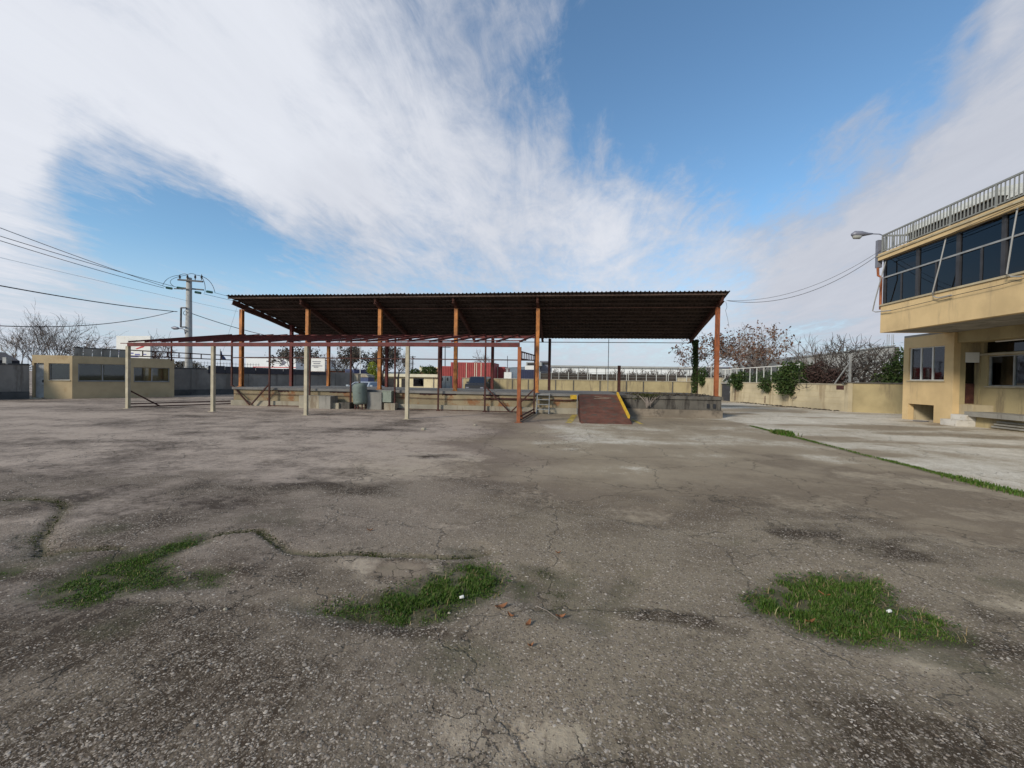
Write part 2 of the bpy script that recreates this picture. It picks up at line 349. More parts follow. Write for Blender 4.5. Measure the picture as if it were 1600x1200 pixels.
# ------------------------------------------------------------------ ground
def hsh(ix, iy, sd_):
    n = (ix.astype(np.int64)*374761393 + iy.astype(np.int64)*668265263 + sd_*1274126177) & 0x7fffffff
    n = ((n ^ (n >> 13))*1274126177) & 0x7fffffff
    return ((n ^ (n >> 16)) & 0xffff)/65535.0
def vnoise(x, y, sd_):
    ix = np.floor(x); iy = np.floor(y); fx = x-ix; fy = y-iy; fx = fx*fx*(3-2*fx); fy = fy*fy*(3-2*fy)
    a = hsh(ix, iy, sd_); b = hsh(ix+1, iy, sd_); c = hsh(ix, iy+1, sd_); d = hsh(ix+1, iy+1, sd_)
    return (a*(1-fx)+b*fx)*(1-fy)+(c*(1-fx)+d*fx)*fy
def fbm(x, y, sd_, o=5, r=.5):
    t = np.zeros_like(x); a = 1; s_ = 0
    for i in range(o): t += a*vnoise(x*2**i+17.3*i, y*2**i-9.1*i, sd_+i); s_ += a; a *= r
    return t/s_
def ss(e0, e1, x): t = np.clip((x-e0)/(e1-e0), 0, 1); return t*t*(3-2*t)
def seg(x, y, pts):                                   # distance to a polyline
    d = np.full_like(x, 1e9)
    for (ax, ay), (bx, by) in zip(pts, pts[1:]):
        vx, vy = bx-ax, by-ay; L = vx*vx+vy*vy+1e-12; t = np.clip(((x-ax)*vx+(y-ay)*vy)/L, 0, 1)
        d = np.minimum(d, np.hypot(x-ax-t*vx, y-ay-t*vy))
    return d
def poly_in(x, y, pts):                               # inside test
    r = np.zeros(x.shape, bool); n = len(pts)
    for i in range(n):
        (x1, y1), (x2, y2) = pts[i], pts[(i+1) % n]
        c = ((y1 > y) != (y2 > y)) & (x < (x2-x1)*(y-y1)/(y2-y1+1e-12)+x1); r ^= c
    return r
def pg(pix): return [tuple(G(u, v)[:2]) for u, v in pix]
def sd_poly(x, y, pts):                               # signed distance, negative inside
    d = seg(x, y, pts+[pts[0]]); return np.where(poly_in(x, y, pts), -d, d)

GRASS = [  # outline on the ground, blade height, count, kind
    (pg([(58,925),(95,903),(150,878),(215,862),(262,848),(312,838),(318,846),(270,862),(245,880),(262,895),(292,905),(285,915),(215,920),(150,940),(95,940)]), .030, 8200, 0),
    (pg([(505,948),(560,938),(620,920),(665,905),(700,890),(735,880),(775,888),(790,905),(775,925),(735,945),(690,962),(640,968),(590,962),(540,955)]), .055, 9500, 0),
    (pg([(1170,938),(1200,918),(1235,902),(1275,898),(1300,905),(1330,898),(1368,905),(1385,922),(1395,938),(1440,955),(1490,980),(1500,1000),(1450,1006),(1380,1005),(1300,995),(1250,982),(1215,965),(1180,952)]), .060, 13000, 0),
    (pg([(460,943),(510,945),(600,962),(640,970),(560,962),(490,952)]), .014, 1500, 1),
    (pg([(315,892),(345,893),(345,915),(310,912)]), .022, 500, 0),
    (pg([(0,888),(20,886),(28,893),(0,902)]), .028, 500, 0),
    (pg([(40,838),(60,830),(76,850),(66,866),(46,860)]), .035, 700, 1),
    (pg([(820,885),(860,882),(880,900),(850,905),(825,900)]), .012, 900, 1),
    (pg([(850,920),(900,915),(890,960),(850,955)]), .010, 800, 1),
    (pg([(955,905),(995,898),(985,920),(960,950),(940,980),(925,965),(950,930)]), .010, 900, 1),
    (pg([(808,905),(825,910),(822,935),(810,930)]), .030, 300, 0),
    (pg([(720,858),(745,852),(765,866),(735,868)]), .016, 300, 1),
    (pg([(0,872),(60,860),(130,858),(120,866),(60,872),(0,884)]), .014, 700, 1),
]
EDGES = [pg([(0,782),(40,780),(90,784),(100,792),(92,806),(78,822),(62,845),(66,862)]),
         pg([(312,842),(360,832),(405,829),(420,842),(450,862),(500,868),(560,866),(620,868),(690,872),(730,868),(760,862)]),
         pg([(66,862),(130,858),(190,858)])]
STRIP_X = 6.87
def ground_fields(x, y):
    """tone, exposed gravel, moss, crack and height of the yard surface at world (x, y)"""
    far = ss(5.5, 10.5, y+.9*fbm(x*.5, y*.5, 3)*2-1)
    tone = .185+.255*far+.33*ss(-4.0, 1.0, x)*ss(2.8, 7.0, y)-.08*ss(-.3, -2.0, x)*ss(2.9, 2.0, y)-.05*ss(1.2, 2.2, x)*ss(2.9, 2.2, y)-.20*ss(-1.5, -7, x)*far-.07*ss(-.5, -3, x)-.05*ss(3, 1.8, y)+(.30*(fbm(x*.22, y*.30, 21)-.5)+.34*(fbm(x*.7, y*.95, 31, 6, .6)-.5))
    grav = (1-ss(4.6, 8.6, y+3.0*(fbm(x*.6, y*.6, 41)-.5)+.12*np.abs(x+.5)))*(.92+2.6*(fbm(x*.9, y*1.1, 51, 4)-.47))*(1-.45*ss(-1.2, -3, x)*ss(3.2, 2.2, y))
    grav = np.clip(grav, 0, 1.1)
    # smooth left plain and the pale plates
    def blob_(u, v, rx, ry, k, fld, sd_=0):
        c = G(u, v); J = np.nonzero((np.abs(x-c[0]) < 3.2*rx) & (np.abs(y-c[1]) < 3.2*ry))[0]
        if not len(J): return
        X_, Y_ = x[J], y[J]
        wx = 1.1*(fbm(X_*.9/rx**.5, Y_*.9/ry**.5, 61+sd_)-.5); wy = 1.1*(fbm(X_*.9/rx**.5+9, Y_*.9/ry**.5, 66+sd_)-.5)
        d = np.hypot((X_-c[0])/rx+wx*1.6, (Y_-c[1])/ry+wy*1.6)+1.2*(fbm(X_*2.6/rx**.4, Y_*2.6/ry**.4, 71+sd_)-.5)
        fld[J] += k*(1-ss(.25, 1.30, d))
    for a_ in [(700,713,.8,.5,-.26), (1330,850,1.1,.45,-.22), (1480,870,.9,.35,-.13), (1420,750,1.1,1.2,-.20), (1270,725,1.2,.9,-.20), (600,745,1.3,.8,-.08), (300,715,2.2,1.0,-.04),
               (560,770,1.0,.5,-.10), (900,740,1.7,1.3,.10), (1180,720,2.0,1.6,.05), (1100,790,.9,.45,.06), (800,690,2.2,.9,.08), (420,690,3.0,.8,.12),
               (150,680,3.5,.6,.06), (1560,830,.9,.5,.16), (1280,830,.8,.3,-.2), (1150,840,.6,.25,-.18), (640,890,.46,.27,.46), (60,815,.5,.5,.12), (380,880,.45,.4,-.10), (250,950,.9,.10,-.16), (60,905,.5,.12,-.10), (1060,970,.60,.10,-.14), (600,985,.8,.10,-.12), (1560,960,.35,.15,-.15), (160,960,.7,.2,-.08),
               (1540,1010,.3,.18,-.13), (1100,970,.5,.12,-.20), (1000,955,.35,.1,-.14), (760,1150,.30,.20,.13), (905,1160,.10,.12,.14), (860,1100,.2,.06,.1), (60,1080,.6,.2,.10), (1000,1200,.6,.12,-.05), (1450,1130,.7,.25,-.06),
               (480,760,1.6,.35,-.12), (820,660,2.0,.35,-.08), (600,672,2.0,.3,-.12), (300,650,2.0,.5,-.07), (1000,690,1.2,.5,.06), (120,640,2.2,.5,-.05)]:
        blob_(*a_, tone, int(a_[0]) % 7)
    for a_ in [(640,890,.50,.30,-.9), (380,880,.5,.45,-.45), (760,1140,.34,.24,-.7), (905,1160,.12,.12,-.7), (80,820,.6,.6,-.5), (250,780,1.6,.8,-.7), (100,920,1.0,.4,-.2), (1450,1120,.7,.25,-.3), (60,1090,.8,.3,-.35), (300,1130,.6,.25,-.2), (870,1030,1.2,.45,.55), (1250,1050,.8,.4,.4), (480,990,.8,.3,.4), (1000,900,.8,.5,.3), (1150,850,.8,.4,.2), (560,830,.8,.4,.2), (450,1000,.6,.2,.2), (1250,1130,.5,.3,.1), (1500,800,1.5,1.2,-.5)]:
        blob_(*a_, grav, int(a_[1]) % 7)
    # right slab beyond the joint, gutter strip at the dock
    rs = ss(-.05, .06, x-STRIP_X-.05*(fbm(x*3, y*1.5, 71)-.5))*ss(3, 4, y)
    tone = np.where(rs > 0, tone*(1-rs)+rs*(.90+.22*(fbm(x*.35, y*.5, 81)-.5)+.16*(fbm(x*1.2, y*.6, 85)-.5)-.16*ss(.52, .68, fbm(x*.25, y*.9, 88))), tone); grav = grav*(1-rs)
    left = ss(STRIP_X+1, STRIP_X-2.2, x)*0
    gut = ss(.32, .18, np.abs(y-19.65-.02*x))*ss(-18, -16, x)*ss(7.2, 6.8, x); tone = tone+.16*gut*(.3+.9*fbm(x*.7, y*2, 93))
    # long streaks along and across, tyre tracks near the camera
    tone = tone+.16*(fbm(x*.16, y*1.3, 91, 4)-.5)*far+.10*(fbm(x*2.6, y*.35, 95, 4)-.5)*(1-far)
    tone = tone-.10*ss(20, 40, np.abs(x))*0
    moss = np.zeros_like(x); z = np.zeros_like(x); crack = np.clip(1.5*(fbm(x*.45, y*.45, 101)-.47)*2, 0, 1)
    for pts, h, n, kd in GRASS:
        P0 = np.array(pts); J = np.nonzero((x > P0[:, 0].min()-.5) & (x < P0[:, 0].max()+.5) & (y > P0[:, 1].min()-.5) & (y < P0[:, 1].max()+.5))[0]
        if not len(J): continue
        d = np.full_like(x, 9.0); d[J] = sd_poly(x[J], y[J], pts)
        moss = np.maximum(moss, ss(.14, -.05, d+(.22 if kd == 0 else .5)*(fbm(x*6, y*6, 111)-.5))*(1 if kd == 0 else .34))
        z -= .022*ss(.20, -.05, d)
    for pts in EDGES:
        d = seg(x+.05*(fbm(x*9, y*9, 5)-.5), y+.05*(fbm(x*9, y*9, 6)-.5), pts)
        moss = np.maximum(moss, .85*ss(.07, .01, d)); z -= .030*ss(.05, .005, d); crack = np.maximum(crack, ss(.35, .05, d)); grav = np.maximum(grav, .75*ss(.22, .06, d))
    moss = np.maximum(moss, .9*ss(.10, .03, np.abs(x-STRIP_X)+.06*(fbm(x*4, y*2.5, 12)-.5))*ss(17.4, 16.5, y))
    moss = np.maximum(moss, .55*ss(.62, .80, fbm(x*1.3, y*1.3, 121))*ss(6, 4, y))
    for (u, v, rx, ry) in [(760,1140,.42,.30), (640,900,.35,.22), (120,850,.5,.5), (940,1180,.2,.15)]:
        c = G(u, v); crack = np.maximum(crack, 1-ss(.6, 1.2, np.hypot((x-c[0])/rx, (y-c[1])/ry)))
    near = ss(14, 8, y)*ss(14, 9, np.abs(x))
    z += near*(.045*(fbm(x*.55, y*.55, 131, 4)-.5)+.012*(fbm(x*3.2, y*3.2, 141, 4)-.5))
    z -= np.where(y > 40, (y-40)*.02, 0)*ss(400, 100, y)+np.where(y > 100, 1.6, 0)*ss(100, 400, y)*0
    tone = np.where(tone > .66, .66+.20*np.tanh((tone-.66)/.22), tone)
    return np.clip(tone, 0.02, 1), np.clip(grav, 0, 1), np.clip(moss, 0, 1), np.clip(crack, 0, 1), z
def axis(lo, hi, f0, f1, h, grow):
    a = list(np.arange(f0, f1, h)); s_ = h; q = a[-1]
    while q < hi: s_ *= grow; q += s_; a.append(q)
    s_ = h; q = f0
    while q > lo: s_ *= grow; q -= s_; a.insert(0, q)
    return np.array(a)
gx = axis(-2500, 2500, -5.0, 5.0, .04, 1.045); gy = axis(-60, 2600, 1.3, 6.5, .035, 1.035)
GX, GY = np.meshgrid(gx, gy); fx_, fy_ = GX.ravel(), GY.ravel()
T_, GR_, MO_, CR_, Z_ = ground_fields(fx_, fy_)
me = bpy.data.meshes.new('ground'); nx, ny = len(gx), len(gy)
me.vertices.add(nx*ny); me.vertices.foreach_set('co', np.stack([fx_, fy_, Z_], 1).ravel())
ii = (np.arange(ny-1)[:, None]*nx+np.arange(nx-1)[None]).ravel()
qd = np.stack([ii, ii+1, ii+nx+1, ii+nx], 1)
me.loops.add(qd.size); me.loops.foreach_set('vertex_index', qd.ravel().astype(np.int32))
me.polygons.add(len(qd)); me.polygons.foreach_set('loop_start', (np.arange(len(qd))*4).astype(np.int32))
me.update(); me.validate(); me.polygons.foreach_set('use_smooth', [True]*len(qd))
ca = me.color_attributes.new('surface', 'FLOAT_COLOR', 'POINT')
ca.data.foreach_set('color', np.stack([T_, GR_, MO_, CR_], 1).astype(np.float32).ravel())
gm = bpy.data.materials.new('yard_surface'); gm.use_nodes = True; t = gm.node_tree; q = NG(t); b = t.nodes['Principled BSDF']
pos = q.n('ShaderNodeNewGeometry').outputs['Position']
at = q.n('ShaderNodeAttribute', attribute_name='surface'); se = q.n('ShaderNodeSeparateColor'); q.put(se.inputs[0], at.outputs['Color'])
tone, grav, moss, crk = se.outputs[0], se.outputs[1], se.outputs[2], at.outputs['Alpha']
cr = q.n('ShaderNodeValToRGB'); e = cr.color_ramp
for p_, c_ in [(0, (.052, .040, .030)), (.25, (.092, .073, .057)), (.5, (.170, .138, .110)), (.75, (.285, .243, .193)), (1, (.38, .33, .268))]:
    if p_ in (0, 1): el = e.elements[int(p_)]
    else: el = e.elements.new(p_)
    el.color = (*c_, 1)
sxy = q.n('ShaderNodeSeparateXYZ'); q.put(sxy.inputs[0], pos)
n_a = q.noise(pos, 1.7, 8, .65); n_b = q.noise(pos, 9, 8, .7); n_c = q.noise(pos, 55, 6, .7)
amp = q.mr(tone, .35, .75, 1.0, .38)
tt = q.m('ADD', tone, q.m('MULTIPLY', q.m('MULTIPLY', q.m('SUBTRACT', n_a, .5), .40), amp))
tt = q.m('ADD', tt, q.m('MULTIPLY', q.m('MULTIPLY', q.m('SUBTRACT', n_b, .5), .40), amp))
mps = q.n('ShaderNodeMapping'); q.put(mps.inputs[0], pos); mps.inputs['Scale'].default_value = (26, 1.1, 1); mps.inputs['Rotation'].default_value = (0, 0, .06)
n_s = q.noise(mps.outputs[0], 1.0, 5, .6)                # brushed lines and tyre marks running up the yard
tt = q.m('ADD', tt, q.m('MULTIPLY', q.m('MULTIPLY', q.m('SUBTRACT', n_s, .5), .40), q.mr(sxy.outputs[1], 3.0, 2.0)))
tt = q.m('ADD', tt, q.m('MULTIPLY', q.m('SUBTRACT', n_c, .5), .30), clamp=True)
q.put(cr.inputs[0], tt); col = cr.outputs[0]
hue = q.noise(pos, .35, 3, .5)
hue = q.mr(q.m('ADD', sxy.outputs[0], q.m('MULTIPLY', q.m('SUBTRACT', hue, .5), 9)), -4.5, 1.0)
col = q.mix(hue, q.mix(1.0, col, (1.05, .975, .955), 'MULTIPLY'), q.mix(1.0, col, (1.06, 1.0, .86), 'MULTIPLY'))
# aggregate: pale stones set in a dark binder, two sizes
wob = q.vm('ADD', pos, q.vm('SCALE', q.n('ShaderNodeTexNoise').outputs['Color'], sc=0))
def aggregate(scale, thr):
    v1 = q.n('ShaderNodeTexVoronoi'); q.put(v1.inputs['Vector'], pos); v1.inputs['Scale'].default_value = scale
    sp = q.n('ShaderNodeSeparateColor'); q.put(sp.inputs[0], v1.outputs['Color'])
    size = q.mr(sp.outputs[0], 0, 1, .16, .46, 'LINEAR')
    on = q.mr(q.m('SUBTRACT', v1.outputs['Distance'], size), .06, -.06)
    on = q.m('MULTIPLY', on, q.mr(sp.outputs[1], thr, thr+.05))
    return on, sp.outputs[2]
s1, r1 = aggregate(46, .25); s2, r2 = aggregate(88, .2)
sc1 = q.mix(r1, (.13, .104, .078), (.40, .34, .27)); sc2 = q.mix(r2, (.11, .086, .062), (.34, .285, .22))
gcol = q.mix(.42, col, (.056, .038, .022))
gcol = q.mix(q.m('MULTIPLY', s2, .8), gcol, sc2); gcol = q.mix(s1, gcol, sc1)
gmask = q.mr(q.m('ADD', grav, q.m('MULTIPLY', q.m('SUBTRACT', n_b, .5), .9)), .30, .72)
speck = q.m('MULTIPLY', q.m('MULTIPLY', s2, q.mr(r2, .55, .9)), .42)
col = q.mix(speck, col, sc2)
col = q.mix(gmask, col, gcol)
# map cracks
cw = q.n('ShaderNodeTexNoise'); q.put(cw.inputs['Vector'], pos); cw.inputs['Scale'].default_value = 5; cw.inputs['Detail'].default_value = 5
cv = q.vm('ADD', pos, q.vm('SCALE', q.vm('SUBTRACT', cw.outputs['Color'], (.5, .5, .5)), sc=.34))
e1 = q.voro(cv, 3.6, 'DISTANCE_TO_EDGE'); e2 = q.voro(cv, .55, 'DISTANCE_TO_EDGE')
wid = q.m('ADD', q.m('MULTIPLY', q.mr(q.noise(pos, 4.3, 5, .6), .36, .70), .030), .003)
ck = q.m('MULTIPLY', q.m('SUBTRACT', 1.0, q.mr(e1, q.m('MULTIPLY', wid, .45), wid)), q.mr(crk, .30, .75))
ck2 = q.m('MULTIPLY', q.m('SUBTRACT', 1.0, q.mr(e2, .001, .008)), .6)
ckk = q.m('MAXIMUM', ck, ck2)
col = q.mix(q.m('MULTIPLY', ckk, .72), col, (.030, .026, .020))
# moss and soil where water stands
mm = q.m('MULTIPLY', moss, q.mr(n_b, .30, .58))
col = q.mix(q.m('MULTIPLY', moss, .50), col, (.058, .047, .032))
col = q.mix(q.m('MULTIPLY', mm, .55), col, (.045, .058, .014))
q.put(b.inputs['Base Color'], col); b.inputs['Roughness'].default_value = .92; b.inputs['Specular IOR Level'].default_value = .18
hgt = q.m('ADD', q.m('MULTIPLY', q.m('MAXIMUM', s1, q.m('MULTIPLY', s2, .6)), q.m('ADD', gmask, .08)), q.m('MULTIPLY', n_c, .55))
hgt = q.m('ADD', hgt, q.m('MULTIPLY', n_b, .9)); hgt = q.m('SUBTRACT', hgt, q.m('MULTIPLY', ckk, 1.6))
bp = q.n('ShaderNodeBump'); bp.inputs['Strength'].default_value = .75; bp.inputs['Distance'].default_value = .010
q.put(bp.inputs['Height'], hgt); t.links.new(bp.outputs[0], b.inputs['Normal'])
me.materials.append(gm); go = bpy.data.objects.new('ground', me); COL.objects.link(go); tag(go, kind='structure')

def zat(x, y): return float(ground_fields(np.array([float(x)]), np.array([float(y)]))[4][0])

# distant hills
hx = np.linspace(-1900, 1900, 160); rows = []
prof = 14+26*fbm(hx*.0022+3, hx*0+1.5, 7, 5)+34*np.exp(-((hx+150)/230)**2)+10*np.exp(-((hx-700)/400)**2)
hb = MB(); K = 6
vs = []
for j in range(K):
    f = j/(K-1)
    for i, X in enumerate(hx): vs.append((X, 1500+500*f, -4+(prof[i]+5*(vnoise(np.array([X*.02]), np.array([f*6.]), 4)[0]-.5))*math.sin(f*math.pi/2)))
hb.add(vs, [(j*160+i, j*160+i+1, (j+1)*160+i+1, (j+1)*160+i) for j in range(K-1) for i in range(159)])
struct('hills', hb, m_hill, True)

# ------------------------------------------------------------------ loading dock
ZD = .95
def left_x(y): return -17.4+.275*(y-20.2)
dk = root('loading_dock', (-5, 23, 0), 'long low concrete loading dock under the brown sheet roof', 'loading dock')
XR0, XR1 = 2.45, 6.95
c = MB(); c.prism([(left_x(20.5), 20.5), (XR1, 20.5), (XR1, 26.2), (left_x(26.2), 26.2)], 0, .83, 'z'); part('core', c, m_dockmid, dk)
c = MB(); c.prism([(left_x(20.4), 20.40), (XR0, 20.40), (XR0, 26.3), (left_x(26.3), 26.3)], .832, ZD, 'z'); part('floor_slab', c, m_docktop, dk)
c = MB(); c.prism([(XR0+.01, 20.38), (XR1+.1, 20.38), (XR1+.1, 26.3), (XR0+.01, 26.3)], .80, ZD-.005, 'z'); part('floor_slab', c, m_conc_dk, dk, label='dark grimy end of the dock floor')
c = MB(); c.box(left_x(20.4), XR0, 20.33, 20.498, 0, .27); part('kerb', c, m_conc_lt, dk)
c = MB(); c.box(XR0+.3, XR1+.05, 20.30, 20.497, 0, .33); part('kerb', c, m_kerbdk, dk)
c = MB(); c.box(XR0+.02, XR1+.03, 20.44, 20.498, .335, .795); part('end_facing', c, m_conc_dk, dk, label='dark stained right stretch of the dock face')
c = MB(); c.tube([(left_x(20.4)+.1, 20.43, .60), (-8.5, 20.43, .605), (-6.8, 20.43, .585), (-5.6, 20.43, .56), (-4, 20.43, .60), (-1.6, 20.43, .62)], .013, 6); part('pipe', c, m_darkred, dk)
c = MB(); c.bar((-4.0, 20.42, .66), (-1.5, 20.42, .66), .05, .05).bar((-1.3, 20.42, .64), (.4, 20.42, .64), .03, .05); part('buffer_rail', c, m_darkred, dk)
for xx, w_ in [(-11.5, .9), (-10.4, .5), (-6.7, 1.0), (-5.7, .7), (-3.6, .8), (-14.5, .6)]:
    c = MB(); n_ = 9; top = []; bot = []
    for i in range(n_): top.append((xx-w_/2+w_*i/(n_-1), .83)); bot.append((xx-w_/2+w_*i/(n_-1), .77-.05*random.random()))
    c.prism(top+bot[::-1], 20.485, 20.4995); part('spalled_edge', c, m_darkred, dk)
c = MB(); c.box(.2, .53, 20.36, 20.398, .70, .90); part('yellow_plate', c, m_ylpaint, dk)
for xx in (6.35, 6.62):
    c = MB(); c.box(xx, xx+.10, 20.40, 20.437, .42, .62); part('bumper_block', c, m_black, dk)
# debris along the dark end
c = MB(); rr = random.Random(5)
for i in range(240):
    x_ = rr.uniform(3.0, 6.7); y_ = rr.uniform(20.45, 22.5); s_ = rr.uniform(.02, .09)
    c.bar((x_, y_, ZD), (x_+rr.uniform(-.15, .15), y_+rr.uniform(-.1, .1), ZD+rr.uniform(.01, .10)), s_, s_*.6)
solo('debris', c, m_soil, (5, 21.4, ZD), 'scattered dark debris and twigs on the grimy right end of the dock', 'debris', kind='stuff')

# ------------------------------------------------------------------ canopy
cn = root('dock_canopy', (-5, 23, ZD), 'long open canopy of brown corrugated sheet on orange steel columns', 'canopy')
def zr(y): return 5.62-.283*(y-20.15)                   # underside of the sheets
fcols = [-17.3, -13.5, -9.52, -5.53, -1.43, 6.92]
for i, X in enumerate(fcols):
    c = MB(); c.ibeam((X, 21.0, ZD), (X, 21.0, zr(21.0)-.30), .17, .18, .018, (0, 1, 0)); c.box(X-.14, X+.14, 20.86, 21.14, ZD+.002, ZD+.02)
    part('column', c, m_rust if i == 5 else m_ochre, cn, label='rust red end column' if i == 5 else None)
rear = [(455, 23.5), (513, 25.4), (604, 25.5), (688, 25.6), (769, 25.5), (858, 25.5), (1087, 25.5)]
for u, y_ in rear:
    X = PY(u, 600, y_)[0]; c = MB(); c.ibeam((X, y_, ZD), (X, y_, zr(y_)-.10), .16, .17, .018, (0, 1, 0))
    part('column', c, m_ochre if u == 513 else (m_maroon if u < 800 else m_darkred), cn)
X = PY(967, 600, 25.5)[0]; c = MB(); c.ibeam((X, 25.5, ZD), (X, 25.5, ZD+1.52), .16, .17, .018, (0, 1, 0)); part('column_stub', c, m_darkred, cn, label='short cut off dark column')
X = PY(950, 600, 25.7)[0]; c = MB(); c.tube([(X, 25.75, ZD), (X, 25.75, zr(25.7)-.03)], .02, 6); part('pole', c, m_grey, cn)
raf = [(X, left) for X, left in zip([-17.3, -13.5, -9.52, -5.53, -1.43, 6.92], [1]*7)]
for X, _ in raf:
    X2 = left_x(25.5)+.1 if X < -17 else X
    c = MB(); c.ibeam((X, 20.35, zr(20.35)-.20), (X2, 25.55, zr(25.55)-.19), .13, .24, .014); part('rafter', c, m_rafter, cn)
    if X > -17:
        c = MB(); c.prism([(20.30, zr(20.3)-.08), (20.55, zr(20.55)-.08), (20.60, zr(20.6)-.34), (20.45, zr(20.45)-.33)], X-.05, X+.05, 'x'); part('bracket', c, m_rafter, cn)
for i in range(13):
    y_ = 20.22+i*.435; c = MB(); h_ = .075
    c.box(max(left_x(y_)-.05, -17.45), 7.0, y_-.025, y_+.025, zr(y_)-.012-h_, zr(y_)-.012); part('purlin', c, m_purlin, cn)
c = MB(); c.tube([(-17.3, 20.93, zr(21)-.30), (6.92, 20.93, zr(21)-.30)], .014, 6); part('tie_rod', c, m_rafter, cn)
c = MB(); c.bar((7.0, 21.1, zr(21.1)-.34), (7.0, 25.5, zr(25.5)-.16), .05, .05); part('edge_tie', c, m_darkred, cn)
c = MB(); c.bar((-17.3, 21.1, zr(21.1)-.30), (left_x(25.5), 25.5, zr(25.5)-.10), .05, .05); part('edge_tie', c, m_darkred, cn)
c = MB(); c.box(left_x(25.5), 7.1, 25.60, 25.63, zr(25.6)-.28, zr(25.6)-.24); part('rear_rail', c, m_grey, cn)
x_ = -17.42
while x_ < 7.05:                                        # corrugated sheets, 0.96 m wide
    x1 = min(x_+.96, 7.12); c = MB(); pts = []; xx = x_; pitch = .192; jit = random.uniform(-.03, .03)
    while xx < x1-1e-6:
        for dx, hz_ in ((0, 0), (.10, 0), (.125, .038), (.165, .038)):
            if xx+dx <= x1: pts.append((xx+dx, hz_))
        xx += pitch
    pts.append((x1, 0))
    vs = []
    for X, hh in pts:
        ye = min(25.72, 20.25+max(X+17.42, .02)/.275); ye = max(ye, 20.4)
        vs += [(X, 20.06+jit, zr(20.06+jit)+hh), (X, ye, zr(ye)+hh)]
    n_ = len(pts); base_ = len(vs); vs += [(a, b_, z_+.006) for a, b_, z_ in vs]
    fs = [(2*i, 2*i+2, 2*i+3, 2*i+1) for i in range(n_-1)]+[(base_+2*i, base_+2*i+1, base_+2*i+3, base_+2*i+2) for i in range(n_-1)]
    fs += [(2*i, base_+2*i, base_+2*i+2, 2*i+2) for i in range(n_-1)]
    c.add(vs, fs); part('roof_sheet', c, random.choice([m_sheet, m_sheet, m_sheet2]), cn); x_ = x1
iv = MB()
for i in range(2200):
    z_ = ZD+random.random()**.8*3.0; r_ = .17+.05*math.sin(z_*5); a_ = random.uniform(0, 6.28); d_ = r_*math.sqrt(random.random())
    p = np.array((7.22+d_*math.cos(a_), 25.45+d_*math.sin(a_), z_)); s_ = random.uniform(.03, .06)
    q1 = np.array([random.gauss(0, 1) for _ in range(3)]); q1 /= np.linalg.norm(q1); q2 = np.cross(q1, (random.random(), random.random(), .3)); q2 /= np.linalg.norm(q2)
    iv.add([p-q1*s_, p+q2*s_*.6, p+q1*s_, p-q2*s_*.6], [(0, 1, 2, 3)])
solo('climbing_ivy', iv, i_green, (7.2, 25.45, ZD), 'dark green ivy climbing the rear right column of the canopy', 'ivy')

# ------------------------------------------------------------------ low open red frame in front
fr_ = root('steel_frame', (-10.5, 18.5, 0), 'low open red steel lean-to frame without roofing, in front of the dock', 'steel frame')
fp = [(-19.6, 17.0), (-15.07, 16.68), (-10.53, 16.31), (-6.08, 15.90), (-1.74, 15.82)]
ZF0, ZF1, ZB = 2.80, 2.96, 3.60
for i, (X, Y) in enumerate(fp):
    c = MB(); c.bar((X, Y, 0), (X, Y, ZF0), .13, .13, (0, 1, 0)); c.box(X-.13, X+.13, Y-.13, Y+.13, 0, .012)
    part('post', c, m_beige_post if i < 4 else m_rust, fr_, label='rust red corner post' if i == 4 else None)
for a, b_ in zip(fp, fp[1:]):
    c = MB(); c.bar((*a, (ZF0+ZF1)/2), (*b_, (ZF0+ZF1)/2), .09, ZF1-ZF0); part('front_beam', c, m_maroon, fr_)
c = MB(); c.bar((-19.62, 17.0, 2.93), (-19.95, 16.98, 2.93), .06, .03); part('beam_end', c, m_maroon, fr_)
yb = lambda X: 21.3-.02*(X+18)*2.2
rp = [PY(u, 600, 20.9)[0] for u in (421, 484, 548, 617, 685, 758, 836)]
YB = 20.15
rp = [PY(u, 600, YB)[0] for u in (421, 548, 617, 685, 758, 835)]
RX0 = PY(362, 600, YB+.4)[0]
for X in rp:
    c = MB(); c.bar((X, YB, 0), (X, YB, ZB-.06), .07, .07, (0, 1, 0)); c.prism([(X-.12, .002), (X+.12, .002), (X+.035, .10), (X-.035, .10)], YB-.01, YB+.01)
    part('rear_post', c, m_darkred, fr_)
X = PY(484, 600, YB)[0]; c = MB(); c.bar((X, YB, .62), (X, YB, ZB-.06), .06, .06, (0, 1, 0)); part('hanging_post', c, m_darkred, fr_)
c = MB(); c.bar((RX0, YB+.4, .98), (RX0, YB+.4, ZB-.06), .07, .07, (0, 1, 0)); part('rear_post', c, m_darkred, fr_, label='corner post broken off above the ground')
c = MB(); c.bar((RX0, YB+.4, ZB), (rp[0], YB, ZB), .08, .10); part('rear_beam', c, m_maroon, fr_)
for a, b_ in zip(rp, rp[1:]):
    c = MB(); c.bar((a, YB, ZB), (b_, YB, ZB), .08, .10); part('rear_beam', c, m_maroon, fr_)
c = MB(); c.bar((RX0, YB+.4, 2.48), (rp[0], YB, 2.50), .05, .05); part('rear_rail', c, m_darkred, fr_)
for a, b_ in zip(rp, rp[1:]):
    c = MB(); c.bar((a+.035, YB, 2.50), (b_-.035, YB, 2.50), .05, .05); part('rear_rail', c, m_darkred, fr_)
for a, b_ in list(zip(rp, rp[1:])):
    c = MB(); c.bar((a+.035, YB, .05), (b_-.035, YB, .05), .04, .04); part('bottom_rail', c, m_darkred, fr_)
def lerp(a, b_, t_): return tuple(np.array(a, float)*(1-t_)+np.array(b_, float)*t_)
FL, FRt = (fp[0][0], fp[0][1]), (fp[4][0], fp[4][1]); RL, RR = (RX0, YB+.4), (rp[-1], YB)
NR = 21
